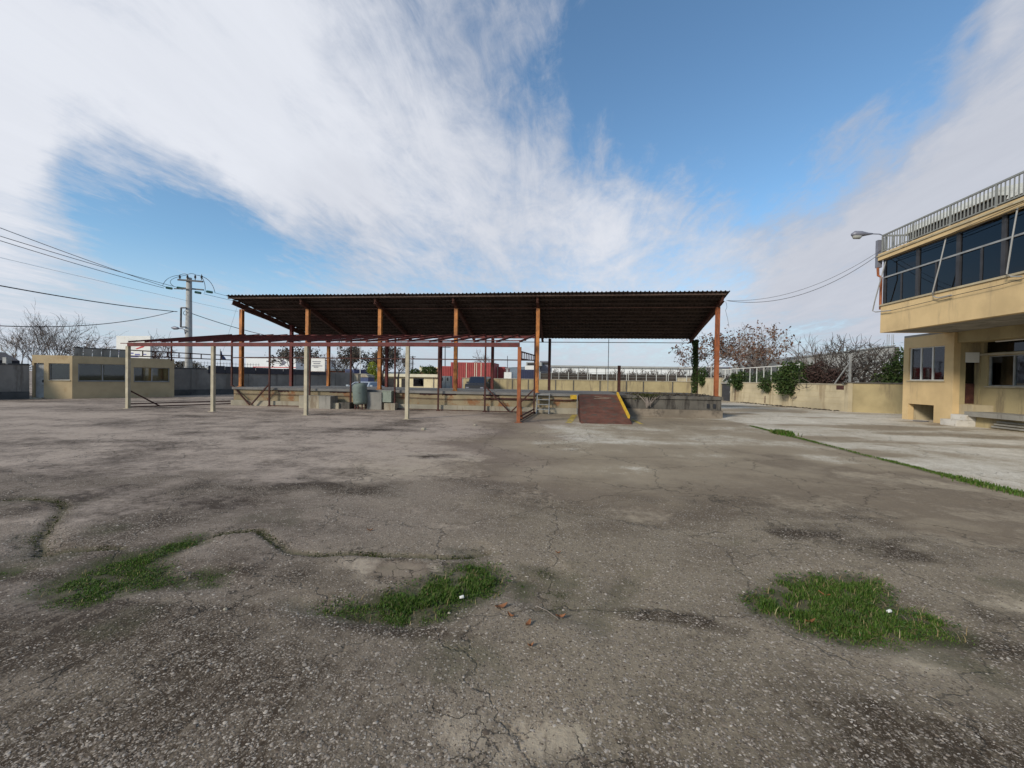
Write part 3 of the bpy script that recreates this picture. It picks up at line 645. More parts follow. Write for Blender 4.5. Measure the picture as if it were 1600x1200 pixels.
def front_at(t_):
    s_ = t_*4; i = min(int(s_), 3); return lerp(fp[i], fp[i+1], s_-i)
for i in range(NR):
    t_ = i/(NR-1); a = front_at(t_); b_ = lerp(RL, RR, t_)
    c = MB(); c.bar((*a, ZF1+.045), (b_[0], b_[1], ZB+.09), .05, .07); part('roof_bar', c, m_maroon, fr_)
for t_ in (.36, .70):
    a = lerp((*FL, ZF1), (*RL, ZB+.05), t_); b_ = lerp((*FRt, ZF1), (*RR, ZB+.05), t_); c = MB(); c.bar(np.array(a)-(0, 0, .022), np.array(b_)-(0, 0, .022), .05, .04); part('purlin', c, m_maroon, fr_)
def ladder(A, B, za0, za1, zb0, zb1, n_):
    c = MB(); c.bar((*A, za0), (*B, zb0), .045, .045).bar((*A, za1), (*B, zb1), .045, .045)
    lt = part('lattice_rail', c, m_darkred, fr_)
    for i in range(1, n_):
        t_ = i/n_; a = lerp((*A, za0), (*B, zb0), t_); b_ = lerp((*A, za1), (*B, zb1), t_); c = MB(); c.bar(a, b_, .035, .035, (0, 1, 0)); part('rung', c, m_darkred, lt)
ladder((FL[0], FL[1]+.07), RL, 2.37, 2.63, 2.36, 2.58, 9)
ladder((FRt[0], FRt[1]+.07), (RR[0], RR[1]-.05), 2.37, 2.65, 2.48, 2.72, 8)
c = MB(); s_ = lerp(FL, RL, .38); c.bar((*s_, 2.2), (*s_, 3.2), .05, .05, (0, 1, 0)); part('side_post', c, m_darkred, fr_)
for A, B in ((FL, RL), (FRt, RR)):
    for dz_ in (.06, .20):
        c = MB(); c.bar((A[0], A[1]+.07, dz_), (B[0], B[1]-.05, dz_), .05, .05); part('bottom_rail', c, m_darkred, fr_)
def brace(a, b_, m=m_darkred): c = MB(); c.bar(a, b_, .06, .06); part('brace', c, m, fr_)
l1 = lerp(FL, RL, .27); brace((FL[0], FL[1]+.08, .80), (l1[0]+.03, l1[1], .06))
V = PY(391, 632, YB); brace((RX0+.1, YB+.35, 1.02), (V[0]-.03, YB-.01, .05)); brace((rp[0]-.03, YB-.01, 1.12), (V[0]+.05, YB-.01, .05))
V = PY(797, 641, YB); brace((rp[4]+.03, YB-.01, 1.22), (V[0]-.03, YB-.01, .04)); brace((rp[5]-.03, YB-.01, 1.12), (V[0]+.05, YB-.01, .04))
r1_ = lerp(FRt, RR, .18); brace((FRt[0]+.02, FRt[1]+.08, 1.15), (r1_[0], r1_[1], .06), m_rust)

# ------------------------------------------------------------------ ramp, steps and things at the dock
rm = root('ramp', (1.5, 18.2, 0), 'rust brown steel ramp plate leading up to the dock, yellow edge on its right', 'ramp')
A0, A1, B0, B1 = (.56, 16.15), (2.45, 16.30), (.60, 20.37), (2.36, 20.37)
c = MB(); c.add([(*A0, .012), (*A1, .012), (*B1, ZD+.01), (*B0, ZD+.01), (*A0, .0), (*A1, .0), (*B1, ZD-.03), (*B0, ZD-.03)], [(0,1,2,3),(7,6,5,4),(0,4,5,1),(1,5,6,2),(2,6,7,3),(3,7,4,0)]); part('plate', c, m_plate, rm)
for A, B, nm in ((A0, B0, 0), (A1, B1, 1)):
    c = MB(); c.add([(A[0]-.03, A[1]+.3, 0), (A[0]+.03, A[1]+.3, 0), (B[0]+.03, B[1]-.02, 0), (B[0]-.03, B[1]-.02, 0), (A[0]-.03, A[1]+.3, .045), (A[0]+.03, A[1]+.3, .045), (B[0]+.03, B[1]-.02, ZD-.04), (B[0]-.03, B[1]-.02, ZD-.04)],
                       [(3,2,1,0),(4,5,6,7),(0,1,5,4),(1,2,6,5),(2,3,7,6),(3,0,4,7)]); part('side_cheek', c, m_darkred, rm)
c = MB(); d_ = np.array((*B1, ZD+.07))-np.array((A1[0]-.02, A1[1], .07)); p0 = np.array((A1[0]-.02, A1[1], .07)); c.bar(p0+d_*.16, p0+d_, .07, .12); part('edge_rail', c, m_ylpaint, rm)
c = MB(); c.box(.50, .54, 20.28, 20.33, 0, .92); part('side_post', c, m_grey, rm)
c = MB(); c.bar((1.25, 19.55, .785), (1.9, 19.62, .80), .05, .012).bar((1.3, 19.9, .865), (2.0, 19.7, .82), .03, .01); part('weld_strip', c, m_conc_lt, rm)
st = root('metal_steps', (-1.1, 19.95, 0), 'small grey metal steps up to the dock beside the ramp', 'steps')
sx0, sx1 = PY(839, 630, 20.1)[0], PY(858, 630, 20.1)[0]
for X in (sx0, sx1):
    c = MB(); c.bar((X, 19.75, 0.0), (X, 20.33, ZD), .03, .06).bar((X, 20.30, 0), (X, 20.30, ZD-.06), .03, .03, (0, 1, 0)); part('stringer', c, m_grey, st)
for i in range(4):
    z_ = .20+i*.22; yy = 19.75+.58*z_/ZD; c = MB(); c.box(sx0+.02, sx1-.02, yy-.02, yy+.20, z_, z_+.03); part('tread', c, m_grey, st)
for i, (a, b_, dx) in enumerate([((898, 648), (888, 661), .24), ((988, 656), (1003, 663), .16)]):
    p = G(*a); p2 = G(*b_); c = MB(); n_ = 8; vs = []
    for j in range(n_+1):
        q_ = p*(1-j/n_)+p2*(j/n_); e_ = random.uniform(-.02, .02); vs += [(q_[0]-dx/2+e_, q_[1], .005), (q_[0]+dx/2+e_, q_[1], .005)]
    vs2 = [(a_, b2, .002) for a_, b2, _ in vs]
    c.add(vs+vs2, [(2*j, 2*j+1, 2*j+3, 2*j+2) for j in range(n_)]+[(2*n_+2, 2*n_+3, 1, 0)])
    solo('yellow_marking', c, m_ylworn, (float(p[0]), float(p[1]), 0), ['worn yellow stripe on the ground left of the ramp', 'short faded yellow stripe at the lower right corner of the ramp'][i], 'marking', 'yellow stripes at the ramp')
tk = root('tank', (-10.0, 19.85, 0), 'grey-green domed pressure tank leaning against the dock', 'tank')
tx = PY(562, 630, 19.85)[0]; ax_ = np.array((-.075, .04, 1)); bx = np.array((tx+.04, 19.85, .22)); c = MB()
c.lathe(bx, [(.02, 0), (.22, .01), (.31, .06), (.335, .14), (.345, .55), (.345, .86), (.325, .96), (.25, 1.03), (.13, 1.065), (.02, 1.075)], 20, ax_); part('vessel', c, m_tank, tk, True)
for a_ in (0.6, 2.5, 3.8, 5.5):
    c = MB(); c.bar((tx+.04+.25*math.cos(a_), 19.85+.25*math.sin(a_), 0), (tx+.04+.24*math.cos(a_), 19.85+.24*math.sin(a_), .30), .05, .05, (0, 1, 0)); part('leg', c, m_darkred, tk)
c = MB(); c.tube([bx+ax_*1.07, bx+ax_*1.12], .05, 8); part('valve', c, m_darkred, tk)
def px(u, y): return float(PY(u, 630, y)[0])
def slab(name, u0, u1, y0, y1, z0, z1, m, label, cat='block', group=None, cap=None):
    a, b_ = px(u0, y0), px(u1, y0); c = MB(); c.box(a, b_, y0, y1, z0, z1)
    if cap:
        r = root(name, ((a+b_)/2, y0, z0), label, cat, group); part('body', c, m, r); c = MB(); c.box(a-.02, b_+.02, y0-.02, y1, z1+.001, z1+.05); part('cap', c, cap, r); return r
    return solo(name, c, m, ((a+b_)/2, y0, z0), label, cat, group)
slab('concrete_block', 467, 498, 19.62, 20.30, 0, .62, m_conc_lt, 'beige concrete block against the dock, left of the dark grey block', cap=None)
slab('concrete_block', 498.5, 516, 19.55, 20.25, 0, .62, m_conc, 'dark grey upright concrete block between two beige ones at the dock')
slab('concrete_block', 515, 529, 19.75, 20.30, 0, .29, m_conc_lt, 'small low beige block right of the dark grey block')
slab('concrete_block', 529.5, 546, 19.85, 20.30, 0, .31, m_conc_dk, 'small low dark block left of the leaning tank')
slab('concrete_pier', 573, 596, 19.95, 20.32, 0, .84, m_conc, 'square grey concrete pier between the tank and the green cabinet', 'pier')
slab('electric_cabinet', 597, 611, 20.0, 20.30, .37, .88, m_box, 'grey-green metal cabinet on the dock face right of the tank', 'cabinet', cap=m_box)
slab('concrete_block', 600, 617, 19.85, 20.31, 0, .33, m_conc_lt, 'pale block on the ground below the green cabinet')
c = MB(); c.tube([(px(612, 20.2), 20.3, .34), (px(613, 20.2), 20.29, .7), (px(616, 20.2), 20.29, .72)], .02, 6); solo('conduit', c, m_darkred, (px(612, 20.2), 20.3, .34), 'thin dark pipe running up the dock face right of the green cabinet', 'pipe')
hp = root('hanging_plant', (PY(1017, 620, 20.3)[0], 20.3, ZD), 'dry grey-green plant hanging over the dock edge right of the ramp', 'plant')
c = MB(); hx_, hy_ = PY(1013, 620, 20.3)[0], 20.3
for i in range(16):
    a_ = random.uniform(-.5, .5); c.tube([(hx_+a_*1.2, hy_+.1, ZD+.03), (hx_+a_*.7, hy_-.03, ZD-.12), (hx_+a_*.25, hy_-.04, ZD-.35), (hx_+a_*.2, hy_-.03, .36+random.random()*.2)], [.012, .014, .018, .012], 5)
part('stems', c, m_barkpale, hp)
c = MB()
for i in range(500):
    p = np.array((hx_+random.gauss(0, .28), hy_+random.uniform(-.06, .2), ZD-abs(random.gauss(0, .10))+.06)); s_ = random.uniform(.02, .045); q1 = np.array([random.gauss(0, 1) for _ in range(3)]); q1 /= np.linalg.norm(q1); q2 = np.cross(q1, (.3, random.random(), .5)); q2 /= np.linalg.norm(q2)
    c.add([p-q1*s_, p+q2*s_*.6, p+q1*s_, p-q2*s_*.6], [(0, 1, 2, 3)])
part('leaves', c, i_moss, hp, kind='stuff')

# ------------------------------------------------------------------ trees and shrubs
def leafq(c, p, s_, rng):
    q1 = rng.normal(size=3); q1 /= np.linalg.norm(q1); q2 = np.cross(q1, rng.normal(size=3)); q2 /= (np.linalg.norm(q2)+1e-6)
    c.add([p-q1*s_, p+q2*s_*.62, p+q1*s_, p-q2*s_*.62], [(0, 1, 2, 3)])
def tree(name, base, h, spread, seed, label, group, bark=None, trunk_h=.25, trunk_r=.12, levels=4, kids=(5, 4, 4, 3), lean=(0, 0), up=.55,
         leaf=None, leaf_n=0, leaf_s=.09, multi=1, twig_r=.012, pend=0.0):
    bark = bark or m_bark; rng = np.random.default_rng(seed); r = root(name, base, label, 'tree', group)
    tr, br, lf = MB(), MB(), MB(); tips = []
    def grow(p, d, L, rad, lev):
        n_ = 4 if lev < 2 else 3; pts = [p]; rads = [rad]; q_ = np.array(p); dd = np.array(d)
        for i in range(n_):
            dd = dd+rng.normal(size=3)*(.10+.05*lev)+np.array((0, 0, .05*(1-pend))); dd /= np.linalg.norm(dd); q_ = q_+dd*L/n_; pts.append(q_.copy()); rads.append(max(rad*(1-.55*(i+1)/n_), twig_r*.5))
        (tr if lev == 0 else br).tube(pts, rads, 7 if lev == 0 else (5 if lev == 1 else 3), lev == 0)
        if lev >= levels-1: tips.extend(pts[1:])
        if lev < levels:
            for k_ in range(kids[min(lev, len(kids)-1)]):
                f = rng.uniform(.45, 1.0) if lev else rng.uniform(.75, 1.0)
                j = min(int(f*n_), n_-1); s0 = np.array(pts[j])*(1-(f*n_-j))+np.array(pts[j+1])*(f*n_-j) if j < n_ else pts[-1]
                az = rng.uniform(0, 6.283); tilt = rng.uniform(.35, .95)*(1.15 if lev == 0 else 1)
                e1_ = np.cross(dd, (.3, .2, .9)); e1_ /= np.linalg.norm(e1_); e2_ = np.cross(dd, e1_)
                nd = dd*math.cos(tilt)+(e1_*math.cos(az)+e2_*math.sin(az))*math.sin(tilt)*spread; nd = nd+np.array((0, 0, up*.35)); nd /= np.linalg.norm(nd)
                grow(s0, nd, L*rng.uniform(.55, .82)*(1.25 if lev == 0 and trunk_h < .3 else 1), max(rads[j]*rng.uniform(.36, .52), twig_r*(1 if lev > 1 else 1.6)), lev+1)
    for m_ in range(multi):
        a_ = 6.283*m_/multi+rng.uniform(-.4, .4); d0 = np.array((lean[0]+(.35*math.cos(a_) if multi > 1 else 0), lean[1]+(.35*math.sin(a_) if multi > 1 else 0), 1.0))
        grow(np.array(base, float)+np.array((.1*math.cos(a_)*(multi > 1), .1*math.sin(a_)*(multi > 1), -.05)), d0/np.linalg.norm(d0), h*trunk_h, trunk_r, 0)
    zs = [p[2] for p in br.v]; zt = max(zs)-base[2]; f = h/zt                 # bring the crown to the wanted height
    for mb in (tr, br): mb.v = [(base[0]+(p[0]-base[0])*f, base[1]+(p[1]-base[1])*f, base[2]+(p[2]-base[2])*f) for p in mb.v]
    tips = [np.array(base)+(np.array(p)-np.array(base))*f for p in tips]
    part('trunk', tr, bark, r, True); part('branches', br, bark, r)
    if leaf is not None and leaf_n:
        for i in range(leaf_n): leafq(lf, tips[rng.integers(len(tips))]+rng.normal(size=3)*leaf_s*1.3, leaf_s*rng.uniform(.6, 1.3), rng)
        part('leaves', lf, leaf, r, kind='stuff')
    return r
def bush(name, blobs, n, s_, mleaf, label, cat='bush', group=None, seed=1, stems=True, twigs=0):
    """leafy mass: lumpy shells of small leaves on a stem, uneven outline"""
    rng = np.random.default_rng(seed); b0 = blobs[0]; z0 = min(b_[2]-b_[5] for b_ in blobs)
    r = root(name, (b0[0], b0[1], z0), label, cat, group); c = MB(); st_ = MB(); W = np.array([b_[3]*b_[4]*b_[5] for b_ in blobs]); W = W/W.sum()
    for i in range(n):
        b_ = blobs[rng.choice(len(blobs), p=W)]; d = rng.normal(size=3); d /= np.linalg.norm(d); rr_ = rng.uniform(.55, 1.0)**.5*(1+.22*math.sin(7*d[0]+3*d[2]+seed)+.12*math.sin(13*d[1]+11*d[2])+.15*rng.normal())
        leafq(c, np.array(b_[:3])+d*np.array(b_[3:])*rr_, s_*rng.uniform(.6, 1.4), rng)
    for b_ in blobs:
        for k_ in range(6+twigs):
            d = rng.normal(size=3); d[2] = abs(d[2]); d /= np.linalg.norm(d)
            st_.tube([(b0[0], b0[1], z0), np.array(b_[:3])*.6+np.array((b0[0], b0[1], z0))*.4+rng.normal(size=3)*.05, np.array(b_[:3])+d*np.array(b_[3:])*(.9+.3*(twigs > 0))], [.03, .02, .006], 4)
    part('stems', st_, m_barkdk, r); part('foliage', c, mleaf, r, kind='stuff'); return r

# ------------------------------------------------------------------ left boundary wall and guard hut
WA, WB = np.array((-31.25, 20.08)), np.array((-26.04, 31.14)); wd = (WB-WA)/np.linalg.norm(WB-WA)
w0 = WA-wd*9; w1 = WA+wd*23.2
fr, L = frame(w0, w1, (-60, 30))
lw = root('boundary_wall', (*WA, 0), 'long grey block wall behind the guard hut along the left side', 'wall')
bh, bl = .21, .62
for a_, b_ in ((0, 10.1), (14.2, L)):
    c = MB(); c.fbox(fr, a_, b_, .0, .22, 0, 1.93); part('core', c, m_grwall, lw)
    c = MB(); c.fbox(fr, a_, b_, -.05, -.002, 0, .42); part('plinth', c, m_plinth, lw)
    c = MB(); c.fbox(fr, a_, min(b_, 19.1), -.03, .25, 1.932, 2.02); part('coping', c, m_plinth, lw)
for i in range(8):
    c = MB(); s_ = 2.1+i*4.0
    if 9 < s_ < 14: continue
    c.fbox(fr, s_, s_+.28, -.035, -.002, .425, 1.925); part('pilaster', c, m_grwall, lw)
def wpos(s_, t_=0): return fr[0]+fr[1]*s_+fr[2]*t_
c = MB()                                        # dark sheets on the far stretch
for i in range(9):
    s_ = 19.2+i*1.15; c = MB(); z_ = 2.0-.02*i+random.uniform(-.02, .02); c.fbox(fr, s_, s_+1.12, -.06-.004*(i % 2), -.05-.004*(i % 2)+.03, 1.64, z_+.22 if i < 7 else z_+.05); part('top_sheet', c, m_shedroof, lw)
gp = wpos(L+.35); c = MB(); c.box(gp[0]-.28, gp[0]+.28, gp[1]-.28, gp[1]+.28, -.3, 1.75); c.box(gp[0]-.33, gp[0]+.33, gp[1]-.33, gp[1]+.33, 1.751, 1.83)
solo('gate_pillar', c, m_conc_lt, (gp[0], gp[1], 0), 'pale concrete gate pillar at the far end of the grey wall', 'pillar')
# thin spiked railing on the wall
rl = root('spiked_railing', (*wpos(17), 1.93), 'thin pale spiked railing on top of the grey wall right of the hut', 'railing')
c = MB(); c.bar((*wpos(17.4, .1), 2.12), (*wpos(23, .1), 2.10), .02, .02).bar((*wpos(17.4, .1), 2.42), (*wpos(23, .1), 2.40), .02, .02); part('rails', c, m_rail, rl)
for i in range(26):
    s_ = 17.45+i*.22; p = wpos(s_, .1); c = MB(); c.bar((*p, 1.94), (*p, 2.52), .018, .018, (0, 1, 0)); part('picket', c, m_rail, rl)
rl = root('spiked_railing', (*wpos(8), 2.0), 'thin spiked railing above the wall behind the hut roof, left of the banner', 'railing')
for i in range(24):
    s_ = 9.8+i*.22; p = wpos(s_, 1.2); c = MB(); c.tube([(*p, 1.9), (*p, 3.05), (p[0]+.06, p[1]+.08, 3.16)], .014, 4); part('picket', c, m_wire, rl)
c = MB(); c.bar((*wpos(9.8, 1.2), 2.95), (*wpos(14.9, 1.2), 2.95), .02, .02); part('rails', c, m_wire, rl)
# dark shed roof behind the wall, far left
sh = root('shed', (*wpos(6.5, 2.5), 0), 'low dark sheet roofed shed behind the wall at the left edge', 'shed')
c = MB(); c.fbox(fr, 1.0, 9.6, .6, 4.5, 0, 1.9); part('wall', c, m_grwall, sh)
for i in range(9):
    c = MB(); s_ = .8+i; a_, b_, c_, d_ = wpos(s_, .25), wpos(s_+.97, .25), wpos(s_+.97, 4.6), wpos(s_, 4.6); e_ = random.uniform(-.02, .02)
    c.add([(*a_, 2.18+e_), (*b_, 2.18+e_), (*c_, 2.75+e_), (*d_, 2.75+e_), (*a_, 1.98+e_), (*b_, 1.98+e_), (*c_, 2.6+e_), (*d_, 2.6+e_)], [(0,1,2,3),(7,6,5,4),(0,4,5,1),(1,5,6,2),(2,6,7,3),(3,7,4,0)]); part('roof_sheet', c, m_shedroof, sh)
c = MB(); p = PP(15, 560, w0, w1); c.box(p[0]-.25, p[0]+.0, p[1]-.15, p[1]+.1, 1.95, 2.35); part('vent_box', c, m_grey, sh)

# hut: front face towards the camera, long side along the wall
HA = np.array((-29.03, 21.92)); HB = np.array((-26.43, 26.02)); HL = np.array((-30.85, 21.25))
hut = root('guard_hut', (-29.5, 24, 0), 'small flat roofed tan guard hut with wide windows by the left wall', 'hut')
hin = (HA+HB)/2+np.array((-1.5, 1.0)); ZH = 2.55
fF, LF = frame(HA, HL, hin); fS, LS = frame(HA, HB, hin)
def sS(u, v): return float((PP(u, v, HA, HB)[:2]-HA).dot(fS[1]))
def sF(u, v): return float((PP(u, v, HA, HL)[:2]-HA).dot(fF[1]))
so = [(sS(122, 590), sS(197, 590), 1.05, 2.10), (sS(209, 590), sS(265, 590), 1.03, 1.95)]
dO = (sF(68.5, 590), sF(53, 590)); wO = (sF(109, 590), sF(76, 590))
c = MB(); c.wall(fS, LS, .2, 0, ZH, so); part('wall', c, m_hut, hut)
c = MB(); c.wall((fF[0], fF[1], fF[2]), LF, .2, 0.0, ZH-.001, [(dO[0], dO[1], 0.02, 2.08), (wO[0], wO[1], 1.10, 2.08)]); c.v = [(x+.0, y-.003, z) for x, y, z in c.v]; part('wall', c, m_hut, hut)
fB, LB = frame(HL+fS[1]*LS, HB, HA); c = MB(); c.fbox(fB, .0, LB-.21, .01, .19, 0, ZH-.002); part('wall', c, m_hut, hut)
fW, LW = frame(HL, HL+fS[1]*LS, HA); c = MB(); c.fbox(fW, .22, LW-.01, .0, .2, 0, ZH-.003); part('wall', c, m_hut, hut)
c = MB(); rp_ = [HA+fS[2]*.205+fF[2]*.205, HB+fS[2]*.205-fS[1]*.1, HL+fS[1]*(LS-.1)-fS[2]*.205, HL-fS[2]*.205+fF[2]*.2]; c.prism([tuple(p) for p in rp_], ZH-.25, ZH-.08, 'z'); part('roof', c, m_conc, hut)
c = MB(); c.prism([tuple(p) for p in rp_], .0, .03, 'z'); part('floor', c, m_conc, hut)
for i, (a, b_, z0, z1) in enumerate(so):
    f = MB(); f.fbox(fS, a, b_, -.03, .03, z0-.04, z0-.002); wf = part('window_sill', f, m_conc, hut)
    n_ = 2
    for k_ in range(n_):
        c = MB(); c.fbox(fS, a+(b_-a)*k_/n_+.03, a+(b_-a)*(k_+1)/n_-.03, .10, .108, z0+.03, z1-.03); part('window_pane', c, g_clear, hut)
    c = MB(); [c.fbox(fS, a+(b_-a)*k_/n_-.025+(.025 if k_ == 0 else (-.025 if k_ == n_ else 0)), a+(b_-a)*k_/n_+.025+(.025 if k_ == 0 else (-.025 if k_ == n_ else 0)), .08, .13, z0+.001, z1-.001) for k_ in range(n_+1)]
    c.fbox(fS, a, b_, .085, .125, z0+.001, z0+.04); c.fbox(fS, a, b_, .085, .125, z1-.04, z1-.001); part('window_frame', c, m_grey, hut)
a, b_ = wO; c = MB(); c.fbox(fF, a+.03, b_-.03, .10, .108, 1.13, 2.05); part('window_pane', c, g_clear, hut)
c = MB(); c.fbox(fF, a-.03, b_+.03, -.04, .04, 1.05, 1.098); part('window_sill', c, m_conc_lt, hut)
c = MB(); c.fbox(fF, a, b_, .08, .13, 1.10, 1.14); c.fbox(fF, a, b_, .08, .13, 2.04, 2.08); c.fbox(fF, a, a+.04, .081, .129, 1.141, 2.039); c.fbox(fF, b_-.04, b_, .081, .129, 1.141, 2.039); part('window_frame', c, m_grey, hut)
a, b_ = dO; c = MB(); c.fbox(fF, a+.02, b_-.02, .10, .14, .04, 2.06); dr = part('door', c, m_grey, hut); c = MB(); c.fbox(fF, a+.08, a+.12, .05, .098, .95, 1.10); part('handle', c, m_steel, dr)
c = MB(); c.fbox(fF, a-.05, b_+.05, -.25, -.004, 0, .06); part('doorstep', c, m_conc_lt, hut)
c = MB(); c.fbox(fS, so[0][0]+.1, so[0][1]-.1, .5, 1.0, 1.0, 1.05); c.fbox(fS, so[0][0]+.1, so[0][1]-.1, .5, .53, .03, 1.0); part('counter', c, m_white, hut)
pb = MB(); a_, b_ = HA+fS[1]*.1+fS[2]*.35, HA+fS[1]*2.35+fS[2]*.35
for i in range(6):
    s_ = i*.40; c = MB(); p_, q_ = a_+fS[1]*s_, a_+fS[1]*(s_+.38); c.bar((*p_, 2.76), (*q_, 2.745), .03, .56); part('parapet_panel', c, m_conc, hut)
c = MB(); c.bar((*a_, 3.06), (*(a_+fS[1]*2.4), 3.04), .07, .05); part('parapet_rail', c, m_steel, hut)

# white company banner board beyond the wall with a green and a red stroke and rows of blue print
bn = root('billboard', (-38, 33, 0), 'white billboard beyond the hut with a green stroke, red stroke and rows of blue print', 'billboard')
BP, BQ = PY(184, 550, 30.5), PY(236, 550, 30.5); yb_ = 30.5
def brd(u0, u1, v0, v1, d0, d1, m, nm):
    a, b_, cc = PY(u0, v1, yb_), PY(u1, v1, yb_), PY(u0, v0, yb_); c = MB(); c.box(a[0], b_[0], yb_-d1, yb_-d0, a[2], cc[2]); return part(nm, c, m, bn)
brd(184, 237, 525, 561, 0, .12, m_white, 'board')
for u0 in (188, 230):
    a = PY(u0, 561, yb_); c = MB(); c.box(a[0], a[0]+.16, yb_+.01, yb_+.15, 0, a[2]+.4); part('leg', c, m_grey, bn)
for k_, (u0, u1, v_, th) in enumerate([(186, 193, 548, 2.2), (195, 201, 549, 1.6), (186, 191, 552, 2), (192, 201, 553, 1.4), (206, 211, 551, 2.0), (213, 221, 553, 2.2), (225, 231, 553, 1.6), (207, 219, 557, 1.2)]):
    brd(u0, u1, v_, v_+th, .121, .126, m_signblue, 'printed_line')
for (pts, m, nm) in [([(208, 534), (216, 531.5), (220, 532.5), (212, 535)], m_signgreen, 'green_stroke'), ([(214, 545), (224, 541), (231, 539.5), (226, 543), (216, 546)], m_signred, 'red_stroke')]:
    w_ = [PY(u, v, yb_) for u, v in pts]; c = MB(); c.prism([(p[0], p[2]) for p in w_], yb_-.13, yb_-.122); part(nm, c, m, bn)

# ------------------------------------------------------------------ utility pole and wires
YPOLE = 30.5
pl_t = PY(295.5, 434, YPOLE); pl_b = PY(290.5, 600, YPOLE); pxy = np.array((pl_t[0], YPOLE)); ztop = float(pl_t[2])
up_ = root('utility_pole', (pxy[0], pxy[1], 0), 'tall grey concrete utility pole with insulators behind the left wall', 'utility pole')
c = MB(); c.tube([(*pxy, -.2), (*pxy, 3), (*pxy, ztop)], [.27, .245, .185], 14); part('pole_shaft', c, m_polec, up_, True)
def xz(u, v, dy=0): p = PY(u, v, YPOLE+dy); return (p[0], YPOLE+dy, p[2])
c = MB(); c.bar(xz(278, 437, -.25), xz(317, 440, -.25), .10, .12); part('top_arm', c, m_steel, up_)
c = MB(); c.bar(xz(286, 450, .25), xz(318, 453, .25), .10, .10).bar(xz(272, 451, -.3), xz(300, 452, -.25), .06, .07); part('lower_arm', c, m_steel, up_)
for k_, u in enumerate((281, 293, 305, 315)):
    c = MB(); a = xz(u, 437.5, -.25); b_ = xz(u+.4, 430, -.25); c.lathe(a, [(.03, 0), (.03, .12), (.09, .15), (.05, .19), (.09, .23), (.05, .27), (.08, .31), (.03, .36), (.02, .44)], 8); ins = part('pin_insulator', c, m_steel, up_)
for u, v in ((264, 450), (281, 450), (309, 457), (327, 456)):
    a = np.array(xz(u-4, v-.6, 0)); b_ = np.array(xz(u+5, v+.9, 0)); c = MB(); d_ = (b_-a)
    prof_ = []; Ls = np.linalg.norm(d_)
    for i in range(7): prof_ += [(.04, Ls*i/7), (.10, Ls*(i+.3)/7), (.10, Ls*(i+.5)/7), (.04, Ls*(i+.8)/7)]
    c.lathe(a, prof_, 8, d_); part('string_insulator', c, m_insul, up_)
def arc(a, b_, mid, n=9):
    a, b_, mid = np.array(a), np.array(b_), np.array(mid); return [(1-t_)**2*a+2*t_*(1-t_)*(2*mid-(a+b_)/2)+t_*t_*b_ for t_ in np.linspace(0, 1, n)]
for A, B, Mi in [((254, 447), (281, 430), (263, 435)), ((271, 447), (293, 429.5), (268, 437)), ((305, 429.5), (336, 458), (326, 438)), ((315, 433), (320, 458), (320, 444)), ((281, 430), (293, 429), (287, 428)), ((293, 429), (305, 429), (299, 427.5))]:
    c = MB(); c.tube(arc(xz(*A), xz(*B), xz(*Mi)), .020, 4); part('jumper', c, m_steel, up_)
for A, B in [((283, 481), (291, 481)), ((283, 481), (282.5, 511)), ((282.5, 511), (290, 511))]:
    c = MB(); c.bar(xz(*A, -.3), xz(*B, -.3), .09, .09, (0, 1, 0)); part('bracket', c, m_steel, up_)
c = MB(); cc = np.array(xz(289.5, 489, -.32)); c.tube([cc+np.array((.16*math.cos(t_), 0, .16*math.sin(t_))) for t_ in np.linspace(0, 6.283, 14)], .02, 4); part('cable_coil', c, m_blackwire, up_)
c = MB(); c.tube([xz(289.5, 522, -.2), xz(288.5, 515, -.35), xz(285, 513.5, -.4), xz(279, 513, -.4)], .035, 6); la = part('lamp_arm', c, m_lamp, up_)
c = MB(); a = np.array(xz(280, 513.2, -.4)); b_ = np.array(xz(268, 512, -.4)); c.tube([a, a*.75+b_*.25, a*.35+b_*.65, b_], [.05, .11, .14, .05], 8); part('lamp_head', c, m_lamp, up_, True)
def wire(label, a, b_, sag, r=.012, m=None, n=22, name='overhead_wire', group='wires strung from the utility pole', cat='wire', extra=None):
    a, b_ = np.array(a, float), np.array(b_, float); c = MB(); pts = [a*(1-t_)+b_*t_-np.array((0, 0, 4*sag*t_*(1-t_))) for t_ in np.linspace(0, 1, n)]
    c.tube(pts, r, 4)
    if extra:
        for e_ in extra: c.tube(e_, r*.8, 4)
    return solo(name, c, m or m_wire, a, label, cat, group)
def near(u, v, y): return PY(u, v, y)
for (v0, A, lab, r_) in [(353, (262, 449.2), 'uppermost of the wires rising left from the pole', .017), (370, (279, 449.4), 'second wire rising left from the pole, just below the uppermost', .017), (377, (256, 450), 'third wire rising left from the pole, close under the second', .017)]:
    wire(lab, xz(*A), near(-60, v0-20, 17.0), .10, r_)
wire('faint thin grey wire between the three upper wires and the thick black cable', PY(372, 487, 31), near(-60, 388, 18), .06, .007)
wire('thick black cable from the pole bracket going up to the left edge', xz(277, 487, -.3), near(-80, 431, 16), .18, .028, m_blackwire)
wire('black cable sagging from the pole bracket down to the left edge over the bare trees', xz(272, 486.5, -.3), near(-90, 503, 16.5), .62, .024, m_blackwire)
wire('black cable descending right from the pole to behind the canopy', xz(300, 490, 0), near(470, 534, 38), .25, .024, m_blackwire)
wire('upper thin wire running right from the pole behind the canopy roof', xz(336, 457.5), near(420, 477, 36), .05, .013)
wire('lower thin wire running right from the pole behind the canopy roof', xz(318, 459), near(420, 481, 36), .05, .013)
p = PY(366, 490, 30.5)
wire('thin slanting stay wire hanging behind the red frame left of the canopy', PY(371, 478, 30), PY(348, 550, 30), 0, .008)

